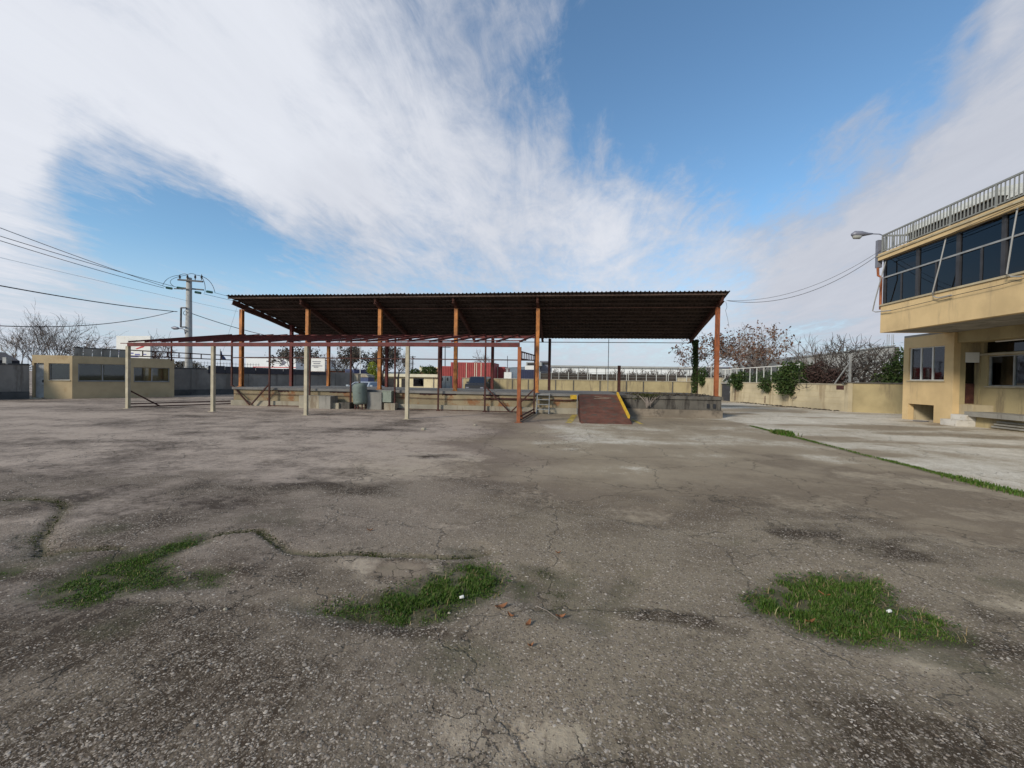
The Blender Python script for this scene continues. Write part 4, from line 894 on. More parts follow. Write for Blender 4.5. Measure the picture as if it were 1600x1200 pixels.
# ------------------------------------------------------------------ things beyond the left wall
flg = root('flag_pole', (*PY(344, 577, 44)[:2], 0), 'dark blue and white flag on a thin pole behind the grey wall', 'flag')
p = PY(344, 577, 44); pt = PY(344, 545, 44); c = MB(); c.tube([(p[0], 44, 0), (p[0], 44, pt[2])], .035, 6); part('pole', c, m_grey, flg)
fv = [(344, 547), (347, 552), (351, 556), (354, 563), (348, 562.5), (344, 561.5)]; w_ = [PY(u, v, 44) for u, v in fv]
c = MB(); n_ = 6
top = [PY(344+i*1.6, 547+i*2.6, 44) for i in range(n_)]; bot = [PY(344+i*1.7, 561+i*.4, 44) for i in range(n_)]
vs = [(p_[0], 44+.10*math.sin(i*1.7), p_[2]) for i, p_ in enumerate(top)]+[(p_[0], 44+.10*math.sin(i*1.7+.6), p_[2]) for i, p_ in enumerate(bot)]
c.add(vs, [(i, i+1, n_+i+1, n_+i) for i in range(n_-1)]); part('cloth', c, m_flagblue, flg)
c = MB(); c.add([(x, y-.02, z*.0+z) for x, y, z in [vs[1], vs[2], vs[n_+2], vs[n_+1]]], [(0, 1, 2, 3)]); c.v = [(x, y-.03, z*.55+.45*vs[n_+1][2]) for x, y, z in c.v]; part('white_stripe', c, m_white, flg)
ws = root('warehouse', (*PY(430, 577, 75)[:2], 0), 'long white warehouse far behind the grey wall with an arrow emblem and dark letters', 'warehouse')
Yw = 75
def fbx(u0, u1, v0, v1, y, dep, m, nm, rt, proud=0.0, zb=None):
    a, b_, cc = PY(u0, v1, y-proud), PY(u1, v1, y-proud), PY((u0+u1)/2, v0, y-proud); c = MB(); c.box(min(a[0], b_[0]), max(a[0], b_[0]), y-proud, y-proud+dep, a[2] if zb is None else zb, cc[2]); return part(nm, c, m, rt)
fbx(384, 462, 559, 590, Yw, 14, m_whitewall, 'wall', ws, zb=-1.2)
fbx(300, 383.8, 574.5, 590, Yw, 12, m_greyshed, 'wall', ws, zb=-1.2)
fbx(384, 462, 558, 559.2, Yw, 14.2, m_signgrey, 'parapet', ws, .08)
for u0, u1 in ((416, 421), (422, 426), (427.5, 434)): fbx(u0, u1, 563.6, 565.0, Yw, .04, m_signgrey, 'lettering', ws, .05)
w_ = [PY(u, v, Yw-.06) for u, v in [(437, 560.5), (442, 562), (447.5, 566), (443, 570), (437, 571.5), (441, 566.5)]]; c = MB(); c.prism([(p_[0], p_[2]) for p_ in w_], Yw-.07, Yw-.02); part('arrow_emblem', c, m_signgrey, ws)
fbx(395, 462, 573.2, 573.9, Yw, .05, m_signred, 'stripe', ws, .04)
sb = root('sign_board', (*PY(497, 580, 58)[:2], 0), 'white sign board with grey lines of letters left of the second rear column', 'sign')
fbx(486, 507.5, 559, 580, 58, .15, m_white, 'board', sb)
for v_, u0, u1 in ((564.5, 488, 501), (567.5, 489.5, 500), (571, 487.5, 503), (573, 490, 497)): fbx(u0, u1, v_, v_+1.0, 58, .03, m_signgrey, 'lettering', sb, .035)
for u in (488, 506): fbx(u, u+1.2, 580, 590, 58, .12, m_grey, 'leg', sb, -.16, zb=-.4)
bw = root('brick_house', (*PY(520, 595, 66)[:2], 0), 'low brown house with terracotta roof behind the gate pillar', 'house')
fbx(486, 551, 579, 596, 66, 8, m_brick, 'wall', bw, zb=-.6); fbx(484, 552, 576.2, 578.8, 66, 8.4, m_greyshed, 'roof', bw, .3)
fbx(487, 538, 582.6, 583.8, 66, .1, m_offwhite, 'fascia', bw, .12)
lb = root('truck', (*PY(545, 600, 50)[:2], -.2), 'dark blue box truck parked by the gate, behind the pale car', 'truck')
fbx(539, 553, 577, 601, 50, 5, m_blue, 'cargo_box', lb, zb=.1); fbx(540.5, 551, 579, 586, 50, .06, m_bluebox, 'window', lb, .05)
for u in (540, 549.5): fbx(u, u+2.6, 602, 606, 50, .9, m_black, 'wheel', lb, -.2, zb=-.2)
db = root('dumpster', (*PY(566, 600, 46)[:2], -.1), 'blue waste container with a pale lid behind the dock', 'container')
fbx(555, 575, 589.5, 604, 46, 1.6, m_blue, 'bin', db, zb=.05)
w_ = [PY(u, v, 46) for u, v in [(554, 589.4), (576, 589.4), (573, 585.5), (560, 583.5), (557, 585)]]; c = MB(); c.prism([(p_[0], p_[2]) for p_ in w_], 45.95, 47.7); part('lid', c, m_conc_lt, db)
for u in (557, 572): fbx(u, u+1.5, 604, 606, 46, .2, m_black, 'wheel', db, -.1, zb=-.12)
def vehicle(name, X, Y, W_, Lc, prof, zg, paint, gl, label, cat, cabin, front=True, ramp_in=.12):
    """end-on vehicle: side profile (y offset, z) extruded across, narrower cabin, windows, lamps, wheels"""
    r = root(name, (X, Y, zg), label, cat); c = MB(); n = len(prof)
    lo = [(X-W_/2, Y+a, zg+z) for a, z in prof]; hi = [(X+W_/2, Y+a, zg+z) for a, z in prof]
    c.add(lo+hi, [tuple(range(n)), tuple(range(2*n-1, n-1, -1))]+[(i, i+n, (i+1) % n+n, (i+1) % n) for i in range(n)]); part('body', c, paint, r)
    (a0, z0), (a1, z1), (a2, z2), (a3, z3) = cabin; i_ = ramp_in; c = MB()
    vs = [(X-W_/2+.04, Y+a0, zg+z0), (X+W_/2-.04, Y+a0, zg+z0), (X+W_/2-i_, Y+a1, zg+z1), (X-W_/2+i_, Y+a1, zg+z1), (X-W_/2+.04, Y+a3, zg+z3), (X+W_/2-.04, Y+a3, zg+z3), (X+W_/2-i_, Y+a2, zg+z2), (X-W_/2+i_, Y+a2, zg+z2)]
    c.add(vs, [(0,1,2,3),(4,7,6,5),(3,2,6,7),(0,3,7,4),(1,5,6,2)]); part('cabin', c, paint, r)
    c = MB(); f = lambda s_, t_: tuple((np.array(vs[0])*(1-s_)+np.array(vs[1])*s_)*(1-t_)+(np.array(vs[3])*(1-s_)+np.array(vs[2])*s_)*t_+np.array((0, -.012, .006)))
    c.add([f(.06, .08), f(.94, .08), f(.93, .90), f(.07, .90)], [(0, 1, 2, 3)]); part('windscreen', c, gl, r)
    for sx in (-1, 1):
        c = MB(); i0, i1, i2, i3 = ((0, 4, 7, 3) if sx < 0 else (1, 5, 6, 2)); g2 = lambda s_, t_: tuple((np.array(vs[i0])*(1-s_)+np.array(vs[i1])*s_)*(1-t_)+(np.array(vs[i3])*(1-s_)+np.array(vs[i2])*s_)*t_+np.array((sx*.012, 0, .003)))
        c.add([g2(.12, .1), g2(.9, .1), g2(.86, .88), g2(.16, .88)], [(0, 1, 2, 3)]); part('side_window', c, gl, r)
        for a in (.75, Lc-.75):
            c = MB(); c.lathe((X+sx*(W_/2-.20), Y+a, zg+.32), [(.30, 0), (.32, .02), (.32, .19), (.30, .21)], 16, (sx, 0, 0)); wh = part('wheel', c, m_black, r)
            c = MB(); c.lathe((X+sx*(W_/2+.011), Y+a, zg+.32), [(.19, 0), (.17, .012)], 12, (sx, 0, 0)); part('rim', c, m_grey, wh)
        c = MB(); zl = prof[1][1]*.78; c.box(X+sx*(W_/2-.22)-.14, X+sx*(W_/2-.22)+.14, Y-.015, Y+.02, zg+zl-.06, zg+zl+.06); part('headlight', c, m_lamp, r)
        c = MB(); c.box(X+sx*(W_/2+.09)-.09, X+sx*(W_/2+.09)+.09, Y+cabin[0][0]+.25, Y+cabin[0][0]+.33, zg+cabin[0][1]+.03, zg+cabin[0][1]+.17); part('mirror', c, paint, r)
    return r
p = PY(550, 604, 27.6); vehicle('parked_car', p[0], 27.6, 1.60, 3.7, [(0, .25), (.0, .66), (.9, .84), (3.6, .86), (3.7, .3)], 0, m_carwhite, g_car, 'pale blue parked car behind the dock, only its roof and windscreen showing', 'car', [(.75, .82), (1.45, 1.19), (2.7, 1.20), (3.3, .86)], ramp_in=.22)
p = PY(741.5, 604, 38.5); vehicle('parked_suv', p[0], 38.5, 1.80, 4.4, [(0, .30), (-.02, .92), (.1, 1.05), (1.2, 1.10), (4.35, 1.12), (4.4, .35)], 0, m_black, g_car, 'black off-road vehicle parked behind the dock in front of the far wall', 'car', [(1.05, 1.08), (1.45, 1.72), (4.0, 1.75), (4.3, 1.12)], ramp_in=.14)

# low cream building
lo_ = root('low_building', (*PY(640, 600, 72)[:2], -.6), 'low cream building with flat roof, dark doors and windows behind the dock', 'building')
fbx(583, 690, 588, 608, 72, 9, m_cream, 'wall', lo_, zb=-.7); fbx(580, 690.5, 584.2, 587.9, 72, 9.6, m_offwhite, 'roof', lo_, .5)
for u0, u1, v0, v1 in ((593, 601, 591, 607), (606, 615, 591, 607), (627, 634, 591.5, 608)): d_ = fbx(u0, u1, v0, v1, 72, .06, m_dark, 'door', lo_, .05, zb=-.6)
fr2 = fbx(645.5, 661.5, 591, 603.5, 72, .05, m_steel, 'window', lo_, .045); fbx(646.5, 660.7, 592, 602.6, 72, .03, g_dark, 'window_pane', lo_, .10)
fbx(676.5, 677.6, 589, 607, 72, .12, m_conc, 'downpipe', lo_, .1, zb=-.6); fbx(618, 620.5, 590, 592, 72, .3, m_steel, 'wall_lamp', lo_, .3)
ra = root('roof_ruin', (*PY(673, 580, 84)[:2], 0), 'terracotta gable roofs and pale wall behind the cream building', 'house')
fbx(655, 688, 573.5, 586, 84, 8, m_offwhite, 'wall', ra, zb=-1)
w_ = [PY(u, v, 83.7) for u, v in [(676, 584.5), (688, 584.5), (690, 576), (684, 575.5), (680, 579)]]; c = MB(); c.prism([(p_[0], p_[2]) for p_ in w_], 83.4, 83.9); part('gable', c, m_brick, ra)
fbx(656, 676, 581, 585, 84, .5, m_brick, 'low_roof', ra, .6)
ec = root('electric_cabinet', (*PY(695, 606, 29.5)[:2], 0), 'tall grey cabinet with two dark slots behind the dock', 'cabinet')
fbx(688.3, 703, 587.5, 607, 29.5, .6, m_cabinet, 'body', ec, zb=0)
for u0 in (689.6, 698): fbx(u0, u0+2.4, 589.8, 595, 29.5, .02, m_black, 'vent', ec, .012)
fbx(695.3, 695.8, 588, 606, 29.5, .01, m_steel, 'door_gap', ec, .008, zb=.2)
# red sheds / containers
def redbox(u0, u1, v0, v1, y, dep, label, n, gaps=(), m=m_redshed, name='red_container', cat='container', group='red containers beyond the wall'):
    r = root(name, (*PY((u0+u1)/2, v1, y)[:2], -.8), label, cat, group); fbx(u0, u1, v0, v1, y, dep, m, 'body', r, zb=-.8)
    a, b_ = PY(u0, v1, y), PY(u1, v1, y); z1 = PY((u0+u1)/2, v0, y)[2]
    for i in range(n):
        X = a[0]+(b_[0]-a[0])*(i+.5)/n; c = MB(); c.box(X-(b_[0]-a[0])/n*.28, X+(b_[0]-a[0])/n*.28, y-.05, y-.001, -.7, z1-.1); part('rib', c, m, r)
    for u_ in gaps: fbx(u_, u_+.9, v0+.5, v1, y, .02, m_offwhite, 'white_strip', r, .075)
    return r
redbox(704, 770, 566.3, 592, 66, 6, 'largest dark red ribbed container with white strips behind the black vehicle', 22, (714, 728, 741, 744, 751))
redbox(686, 703.5, 572, 592, 68, 3, 'dark red container with white braces left of the tall grey cabinet', 7)
redbox(771, 788.5, 573, 592, 70, 6, 'smallest dark red container right of the large one', 7, (777,))
redbox(813, 835, 577.5, 593, 60, 5, 'dark blue container beyond the wall behind the right end of the red frame', 8, (), m_bluebox, 'blue_container', 'container', None)
fb = root('truck_front_box', (*PY(704.5, 590, 66)[:2], 0), 'narrow bright white panel at the left edge of the big red container', 'panel'); fbx(711.5, 713.4, 567, 588, 65.8, .05, m_white, 'panel', fb)
for u0, u1, a, b_, y, m, lab in ((787.5, 799, 581.5, 593, 58, m_white, 'small white cubic tank beyond the wall right of the red containers'),):
    r = root('water_tank', (*PY(u0, b_, y)[:2], 0), lab, 'tank'); fbx(u0, u1, a, b_, y, 2, m, 'body', r, zb=-.3); fbx(u0+3.5, u0+6.5, a-6, a-.1, y, .3, m_grey, 'riser', r, -.6); fbx(u0+2, u0+8, a-6.5, a-5.5, y, .5, m_grey, 'platform', r, -.5)
wbld = root('white_building', (*PY(828, 580, 95)[:2], 0), 'white two storey building far behind the blue container', 'building')
fbx(820, 838, 571.5, 590, 95, 8, m_white, 'wall', wbld, zb=-1); fbx(822, 846, 566, 571.4, 95, 7, m_greyshed, 'upper_storey', wbld, -.5); fbx(824, 836, 567.2, 570.4, 95, .1, m_dark, 'window', wbld, -.42)
gbld = root('dark_building', (*PY(852, 580, 100)[:2], 0), 'dark far building between the orange column and the next rear column', 'building')
fbx(843, 858, 564, 590, 100, 9, m_signgrey, 'wall', gbld, zb=-1); fbx(844.5, 857, 566, 569.5, 100, .1, m_dark, 'window', gbld, .08)
for i, (u, vt, y, r_, lab, arm) in enumerate([(563, 520, 49, .05, 'slim white lamp post behind the leaning tank', 0), (645, 556, 80, .12, 'dark wooden power pole behind the cream building', 1), (695.5, 541, 75, .10, 'dark far pole with a crossbar above the tall grey cabinet', 2), (793, 556, 80, .07, 'thin mast beyond the red containers', 0)]):
    a = PY(u, 600, y); b_ = PY(u, vt, y); r = root('lamp_post' if i == 0 else 'power_pole', (a[0], y, -.5), lab, 'pole'); c = MB(); c.tube([(a[0], y, -.8), (b_[0], y, b_[2])], [r_, r_*.8], 7); part('shaft', c, m_white if i == 0 else m_steel, r)
    if arm: c = MB(); c.bar((b_[0]-(.6 if arm == 1 else 1.0), y, b_[2]-.2), (b_[0]+(.6 if arm == 1 else 1.0), y, b_[2]-.2), .12, .12); part('crossbar', c, m_steel, r)

# ------------------------------------------------------------------ far yellow panel wall with its fence, dark screen and white hall
fw = root('panel_wall', (1, 42.5, 0), 'long low yellow concrete panel wall behind the dock', 'wall')
YW = 42.5; ZW = 1.60; xs = -10.4; i = 0
c = MB(); c.box(-10.5, 12.35, YW+.03, YW+.2, -.3, ZW-.06); part('core', c, m_conc, fw)
while xs < 12.2:
    wpan = [2.55, 2.5, 1.6, 2.7, 1.75][i % 5]; x1 = min(xs+wpan, 12.3); c = MB(); c.box(xs+.05, x1-.05, YW-.015*random.random(), YW+.03-.001, -.25, ZW-.065); part('panel', c, m_yellow3, fw)
    c = MB(); c.box(x1-.045, x1+.045, YW-.05, YW+.029, -.25, ZW-.061); part('joint_post', c, m_conc_dk, fw); xs = x1; i += 1
c = MB(); c.box(-10.5, 12.35, YW-.06, YW+.22, ZW-.06, ZW); part('coping', c, m_conc_lt, fw)
ff = root('wire_fence', (3, 42.6, ZW), 'white posts with wires on top of the yellow panel wall', 'fence')
x_ = -2.6; i = 0
while x_ < 12.2:
    c = MB(); c.bar((x_, YW+.1, ZW), (x_, YW+.1, ZW+.72), .045, .045, (0, 1, 0)); part('post', c, m_fpost, ff)
    if i % 4 == 1: c = MB(); c.bar((x_+.18, YW+.1, ZW), (x_+.18, YW+.1, ZW+.72), .04, .04, (0, 1, 0)); part('post', c, m_fpost, ff)
    x_ += .93; i += 1
for z_ in (.30, .52, .70): c = MB(); c.tube([(-2.6, YW+.1, ZW+z_), (12.2, YW+.1, ZW+z_)], .012, 4); part('wire', c, m_rail, ff)
sc_ = root('dark_screen', (4, 50, 0), 'dark brown slatted screen behind the white fence posts', 'screen')
x_ = -3.0
while x_ < 16.5:
    c = MB(); z_ = 2.28+random.uniform(-.03, .05); c.box(x_, x_+1.15, 50+random.uniform(-.03, .03), 50.1, -.3, z_); part('screen_panel', c, m_brownband, sc_); x_ += 1.18
wh_ = root('white_hall', (6, 92, 0), 'long low white hall far behind the fence', 'hall')
a = PY(862, 590, 92); b_ = PY(1092, 590, 92); c = MB(); c.box(a[0], b_[0], 92, 104, -1, 4.15); part('wall', c, m_whitewall, wh_)
c = MB(); c.box(a[0]-.3, b_[0]+.3, 91.6, 104.3, 4.152, 4.5); part('roof', c, m_greyshed, wh_)
n_ = 16
for i in range(1, n_): X = a[0]+(b_[0]-a[0])*i/n_; c = MB(); c.box(X-.06, X+.06, 91.93, 91.999, -1, 4.1); part('panel_joint', c, m_greyshed, wh_)
for i, (u, hh) in enumerate([(868, 1.2), (884, 1.1), (897, 1.0), (912, .9), (972, 1.1), (988, 1.1), (1003, 1.0), (1018, 1.2), (1040, 1.1), (1056, 1.2)]):
    p = PY(u, 590, 56); tree('bare_shrub', (p[0], 56, 0), 2.55+hh*.55, 1.5, 300+i, 'bare twiggy shrub behind the dark screen, %s' % ['left of the dark rear column', 'just right of the dark rear column', 'second right of the dark rear column', 'third right of the dark rear column', 'just right of the short column stub', 'second right of the column stub', 'third right of the column stub', 'fourth right of the column stub', 'near the ivy column, second from it', 'nearest to the ivy column'][i], 'bare shrubs in front of the white hall', m_bark, .22, .05, 3, (7, 5, 4), multi=3, twig_r=.014, leaf=i_grey, leaf_n=120, leaf_s=.09)

# ------------------------------------------------------------------ right boundary wall
RA, RB, RC = np.array((13.56, 37.8)), np.array((16.25, 27.05)), np.array((19.6, 26.2)); rd = (RA-RB)/np.linalg.norm(RA-RB)
rw = root('boundary_wall', (15, 32, 0), 'yellow rendered wall with overhanging plants on the right', 'wall')
fA, LA = frame(RB, RA, (40, 40)); fC, LC = frame(RB, RC, (20, 50))
def sA(u, v): return float((PP(u, v, RA, RB)[:2]-RB).dot(fA[1]))
sd0, sd1 = sA(1141, 610), sA(1126, 610)
c = MB(); c.fbox(fA, 0.3, sd0, 0, .25, 0, 1.56); part('wall_panel', c, m_yellow2, rw)
c = MB(); c.fbox(fA, sd0-.05, sd1+.05, 0.001, .25, 1.45, 1.565); part('door_lintel', c, m_conc, rw)
c = MB(); c.fbox(fA, sd0, sd1, .12, .16, 0, 1.45); dr = part('door', c, m_steel, rw); c = MB(); c.fbox(fA, sd0+.12, sd0+.16, .06, .118, .7, .85); part('handle', c, m_grey, dr)
c = MB(); c.fbox(fA, sd1, sd1+7.5, -.01, .25, 0, 1.92); part('wall_panel', c, m_yellow2, rw)
c = MB(); c.fbox(fA, .3, sd0-.06, -.04, .29, 1.562, 1.62); part('coping', c, m_conc_lt, rw)
c = MB(); c.fbox(fA, sd1+.06, sd1+7.5, -.05, .29, 1.922, 1.98); part('coping', c, m_conc_lt, rw)
c = MB(); c.fbox(fC, .0, LC, .001, .25, 0, 1.66); part('wall_panel', c, m_yellow3, rw, label='stained wall stretch beside the building')
c = MB(); c.fbox(fC, -.3, LC, -.05, .30, 1.662, 1.73); part('coping', c, m_conc_dk, rw)
c = MB(); c.box(RB[0]-.10, RB[0]+.13, RB[1]-.06, RB[1]+.3, 0, 1.655); part('pilaster', c, m_yellow2, rw)
c = MB(); s_ = sA(1313, 600); c.fbox(fA, s_-.25, s_+.25, -.02, -.001, 1.28, 1.52); part('wall_box', c, m_darkred, rw)
for u in (1149, 1196): s_ = sA(u, 610); c = MB(); c.fbox(fA, s_-.02, s_+.02, -.04, -.002, .1 if u == 1149 else .12, 1.15 if u == 1149 else .62); part('wall_pipe', c, m_darkred, rw)
for i in range(3):
    c = MB(); z_ = .42+.36*i; c.fbox(fA, .5, sd0-.2, -.004, -.0005, z_, z_+.012); part('form_joint', c, m_yellow3, rw)
# soil and debris line at the wall foot
c = MB(); rr = random.Random(8)
for i in range(260):
    s_ = rr.uniform(.5, 9.5); t_ = -abs(rr.gauss(0, .28)); p = fA[0]+fA[1]*s_+fA[2]*t_; k_ = rr.uniform(.02, .07); c.bar((p[0], p[1], .01), (p[0]+rr.uniform(-.12, .12), p[1]+rr.uniform(-.12, .12), rr.uniform(.01, .06)), k_, k_*.5)
solo('leaf_litter', c, m_soil, (15.5, 31, 0), 'dark leaf litter along the foot of the right yellow wall', 'litter', kind='stuff')
wf_ = root('mesh_fence', (14.5, 33, 1.6), 'pale posts with wire mesh standing on the right yellow wall', 'fence')
def fpost(u, z0, z1): s_ = sA(u, 590); p = fA[0]+fA[1]*s_+fA[2]*.12; c = MB(); c.bar((*p, z0), (*p, z1), .05, .05, (0, 1, 0)); part('post', c, m_fpost, wf_)
def ztopA(s_): return 2.66+.22*(sd0-s_)/(sd0)
for u in (1139.5, 1149, 1159, 1169.5, 1180, 1191, 1202.5, 1214, 1229): fpost(u, 1.6, ztopA(sA(u, 590)))
fpost(1246, 1.6, 2.95)
for u in (1093, 1101, 1109, 1117): fpost(u, 1.96, 2.95)
s_ = sA(1131, 590); p0 = fA[0]+fA[1]*s_+fA[2]*.12; p1 = fA[0]+fA[1]*(sA(1125, 590))+fA[2]*.12; c = MB(); c.tube([(*p1, 1.6), (p0[0], p0[1], 1.95), (p0[0], p0[1], 2.6)], .03, 6); part('bent_post', c, m_white, wf_)
for (s0, s1, z0, z1) in ((sA(1247, 590), sd1, 2.86, 2.66), (sd1, sd1+7.4, 2.95, 2.95)):
    a = fA[0]+fA[1]*s0+fA[2]*.12; b_ = fA[0]+fA[1]*s1+fA[2]*.12; c = MB(); c.bar((*a, z0), (*b_, z1), .045, .045); part('top_rail', c, m_white, wf_)
c = MB(); s_ = sA(1252, 590)
while s_ < sd1+7:
    for sg in (-1, 1):
        zb_ = 1.62 if s_ < sd1 else 1.98; H_ = 1.05; a = fA[0]+fA[1]*s_+fA[2]*.16; b_ = fA[0]+fA[1]*(s_+sg*H_)+fA[2]*.16
        c.add([(*a, zb_), (a[0]+.005, a[1], zb_), (b_[0]+.005, b_[1], zb_+H_), (*b_, zb_+H_)], [(0, 1, 2, 3)])
    s_ += .11
part('wire_mesh', c, m_wire, wf_, kind='stuff')
p = fA[0]+fA[1]*.15+fA[2]*.15; sp_ = root('stay_post', (p[0], p[1], 1.7), 'grey fence post with a leaning brace on the wall corner near the building', 'post')
c = MB(); c.bar((*p, 1.62), (*p, 3.35), .09, .09, (0, 1, 0)); part('post', c, m_grey, sp_); q_ = fA[0]+fA[1]*1.15+fA[2]*.15; c = MB(); c.bar((*q_, 1.62), (p[0], p[1], 2.9), .06, .06); part('brace', c, m_grey, sp_)
def onwall(u, dz=0, t_=.0): s_ = sA(u, 595); p = fA[0]+fA[1]*s_+fA[2]*t_; return p
def hangb(u, z, rx, rz, n, m, lab, seed, s_=.07, ext=()):
    p = onwall(u, 0, -.02); bl_ = [(p[0], p[1], z, rx, .35, rz)]+[(p[0]+a, p[1]+b_, z+c_, d, .3, e_) for a, b_, c_, d, e_ in ext]; return bush('wall_shrub', bl_, n, s_, m, lab, 'shrub', 'shrubs hanging over the right wall', seed)
hangb(1238, 1.95, 1.0, .95, 4200, i_green, 'largest dark green shrub hanging over the right wall', 21, .085, [(.15, 0, .45, .7, .6), (-.2, -.05, -.65, .65, .5), (.55, -.6, .2, .6, .7), (-.3, .5, .1, .6, .6)])
hangb(1201, 1.50, .60, .45, 1300, i_green, 'smallest shrub hanging over the wall, left of the largest one', 22, .07, [(-.15, 0, -.3, .2, .28), (.35, 0, .15, .25, .2)])
hangb(1157, 1.75, .85, .60, 1900, i_green, 'green shrub hanging over the wall beside the dark door', 23, .08, [(-.2, 0, -.35, .3, .35)])
p = onwall(1099, 0, -.1); bush('wall_shrub', [(p[0], p[1], 2.15, .5, .4, .75), (p[0]-.1, p[1]-.05, 1.7, .35, .3, .45)], 1000, .08, i_green, 'trailing shrub on the wall just left of the rust red end column', 'shrub', 'shrubs hanging over the right wall', 24)
p = onwall(1268, 0, .6); bush('dead_ivy', [(p[0], p[1], 2.2, .75, .5, .75), (p[0]+.3, p[1]-.9, 1.95, .6, .4, .5)], 3600, .06, i_dead, 'brown dead ivy mass on the right wall beside the large green shrub', 'ivy', None, 25, twigs=8)
# hedges behind the right wall
for i, (u, y, rx, rz, zc, lab) in enumerate([(1140, 48, 3.2, .9, 1.6, 'grey green hedge behind the mesh fence, near the rust red column'), (1185, 44, 2.6, .9, 1.7, 'dull green hedge behind the middle of the mesh fence'), (1222, 40, 2.2, .9, 1.8, 'dull green hedge behind the mesh fence beside the large hanging shrub')]):
    p = PY(u, 590, y); bush('hedge', [(p[0], y, zc, rx, .7, rz), (p[0]+rx*.6, y, zc-.1, rx*.6, .7, rz*.9)], 3200, .10, i_green if i else i_grey, lab, 'hedge', 'hedges behind the right wall', 40+i)
p = PY(1404, 580, 28.5); bush('hedge', [(p[0]+.2, 28.5, 2.1, .9, .6, 1.4), (p[0]-.5, 28.6, 1.7, .8, .5, .8)], 4200, .07, i_green, 'dark green hedge between the wall and the corner of the yellow building', 'hedge', 'hedges behind the right wall', 44)
# grey hall behind the bare trees
gh = root('grey_hall', (26, 50, 0), 'pale grey hall with a low sloping roof behind the bare trees on the right', 'hall')
YH = 46; w_ = [PY(u, v, YH) for u, v in [(1228, 600), (1228, 561), (1398, 541), (1398, 600)]]; c = MB(); pol = [(p_[0], p_[2] if k_ in (1, 2) else -.2) for k_, p_ in enumerate(w_)]; c.prism(pol, YH, YH+14); part('wall', c, m_greyshed, gh)
for i in range(15):
    t_ = (i+.5)/15; X = pol[0][0]+(pol[2][0]-pol[0][0])*t_; zt = pol[1][1]+(pol[2][1]-pol[1][1])*t_; c = MB(); c.box(X-.04, X+.04, YH-.04, YH-.001, -.2, zt-.05); part('panel_joint', c, m_greyshed, gh)
c = MB(); c.bar((pol[1][0], YH-.05, pol[1][1]+.06), (pol[2][0], YH-.05, pol[2][1]+.06), .2, .12); part('roof_edge', c, m_grey, gh)
c = MB(); c.box(pol[2][0]-.02, pol[2][0]+.35, YH-.1, YH+.3, -.2, pol[2][1]-.05); part('corner_post', c, m_conc_dk, gh)
for u in (1390, 1393, 1397.5, 1400): p = PY(u, 522, YH); c = MB(); c.tube([(p[0], YH+.3, pol[2][1]-.2), (p[0], YH+.3, p[2])], .03, 4); part('rebar', c, m_grey, gh)
g2 = root('far_hall', (22, 70, 0), 'far grey building with a stepped roof behind the brown tree', 'hall'); fbx(1112, 1185, 575, 600, 78, 8, m_greyshed, 'wall', g2, zb=-1); fbx(1110, 1187, 573.6, 574.9, 78, 8.4, m_signgrey, 'roof', g2, .2)

# trees
def T(u, y, vtop): b_ = PY(u, 590, y); return (b_[0], y, 0), PY(u, vtop, y)[2]
B, h = T(76, 30, 466); tree('bare_tree', B, h, .72, 101, 'largest bare tree behind the guard hut, wide fan of upright limbs', 'bare trees beyond the left wall', m_bark, .34, .09, 4, (5, 4, 3, 2), up=.9, twig_r=.009, multi=5)
B, h = T(26, 31, 512); tree('bare_tree', B, h, 1.2, 102, 'bare tree with spreading low crown at the left edge', 'bare trees beyond the left wall', m_barkpale, .24, .13, 4, (7, 4, 4, 3), up=.45, twig_r=.010)
B, h = T(162, 38, 521); tree('bare_tree', B, h, 1.3, 103, 'small pale bare tree left of the white billboard', 'bare trees beyond the left wall', m_barkpale, .22, .10, 4, (7, 4, 3, 3), up=.5, twig_r=.012, leaf=i_grey, leaf_n=120, leaf_s=.10)
B, h = T(250, 36, 514); tree('bare_tree', B, h, 1.6, 104, 'bare tree with a broad rounded crown just left of the utility pole', 'bare trees beyond the left wall', m_bark, .22, .14, 4, (8, 5, 4, 3), up=.5, twig_r=.010)
p = PY(283, 575, 31.6); bush('hedge', [(p[0], 31.8, 2.0, 1.1, .6, .55), (p[0]+1.0, 31.9, 1.9, .7, .5, .5)], 2200, .08, i_grey, 'grey brown bush at the foot of the utility pole behind the wall', 'bush', None, 46)
B, h = T(444, 60, 532); tree('sparse_tree', B, h, 1.2, 105, 'thin tree with sparse dark leaves left of the white sign board', 'sparse leaved trees behind the dock', m_barkpale, .42, .11, 3, (6, 5, 4), twig_r=.014, leaf=i_grey, leaf_n=700, leaf_s=.18)
B, h = T(478, 62, 540); tree('sparse_tree', B, h, 1.2, 106, 'thin tree with sparse dark leaves behind the white sign board', 'sparse leaved trees behind the dock', m_barkpale, .36, .10, 3, (6, 5, 4), twig_r=.014, leaf=i_grey, leaf_n=450, leaf_s=.18)
B, h = T(558, 58, 530); tree('sparse_tree', B, h, 1.3, 107, 'broad tree with mottled grey leaves behind the slim white lamp post', 'sparse leaved trees behind the dock', m_barkdk, .30, .18, 4, (7, 5, 4, 3), twig_r=.014, leaf=i_grey, leaf_n=1900, leaf_s=.14)
B, h = T(594, 56, 528); tree('sparse_tree', B, h, 1.3, 108, 'tall tree with mottled grey leaves behind the orange columns left of centre', 'sparse leaved trees behind the dock', m_barkdk, .30, .18, 4, (7, 5, 4, 3), twig_r=.014, leaf=i_grey, leaf_n=1900, leaf_s=.14)
B, h = T(622, 62, 536); tree('sparse_tree', B, h, 1.3, 110, 'nearly bare tree over the cream building roof', 'sparse leaved trees behind the dock', m_bark, .30, .14, 4, (6, 5, 4, 3), twig_r=.014, leaf=i_grey, leaf_n=250, leaf_s=.13)
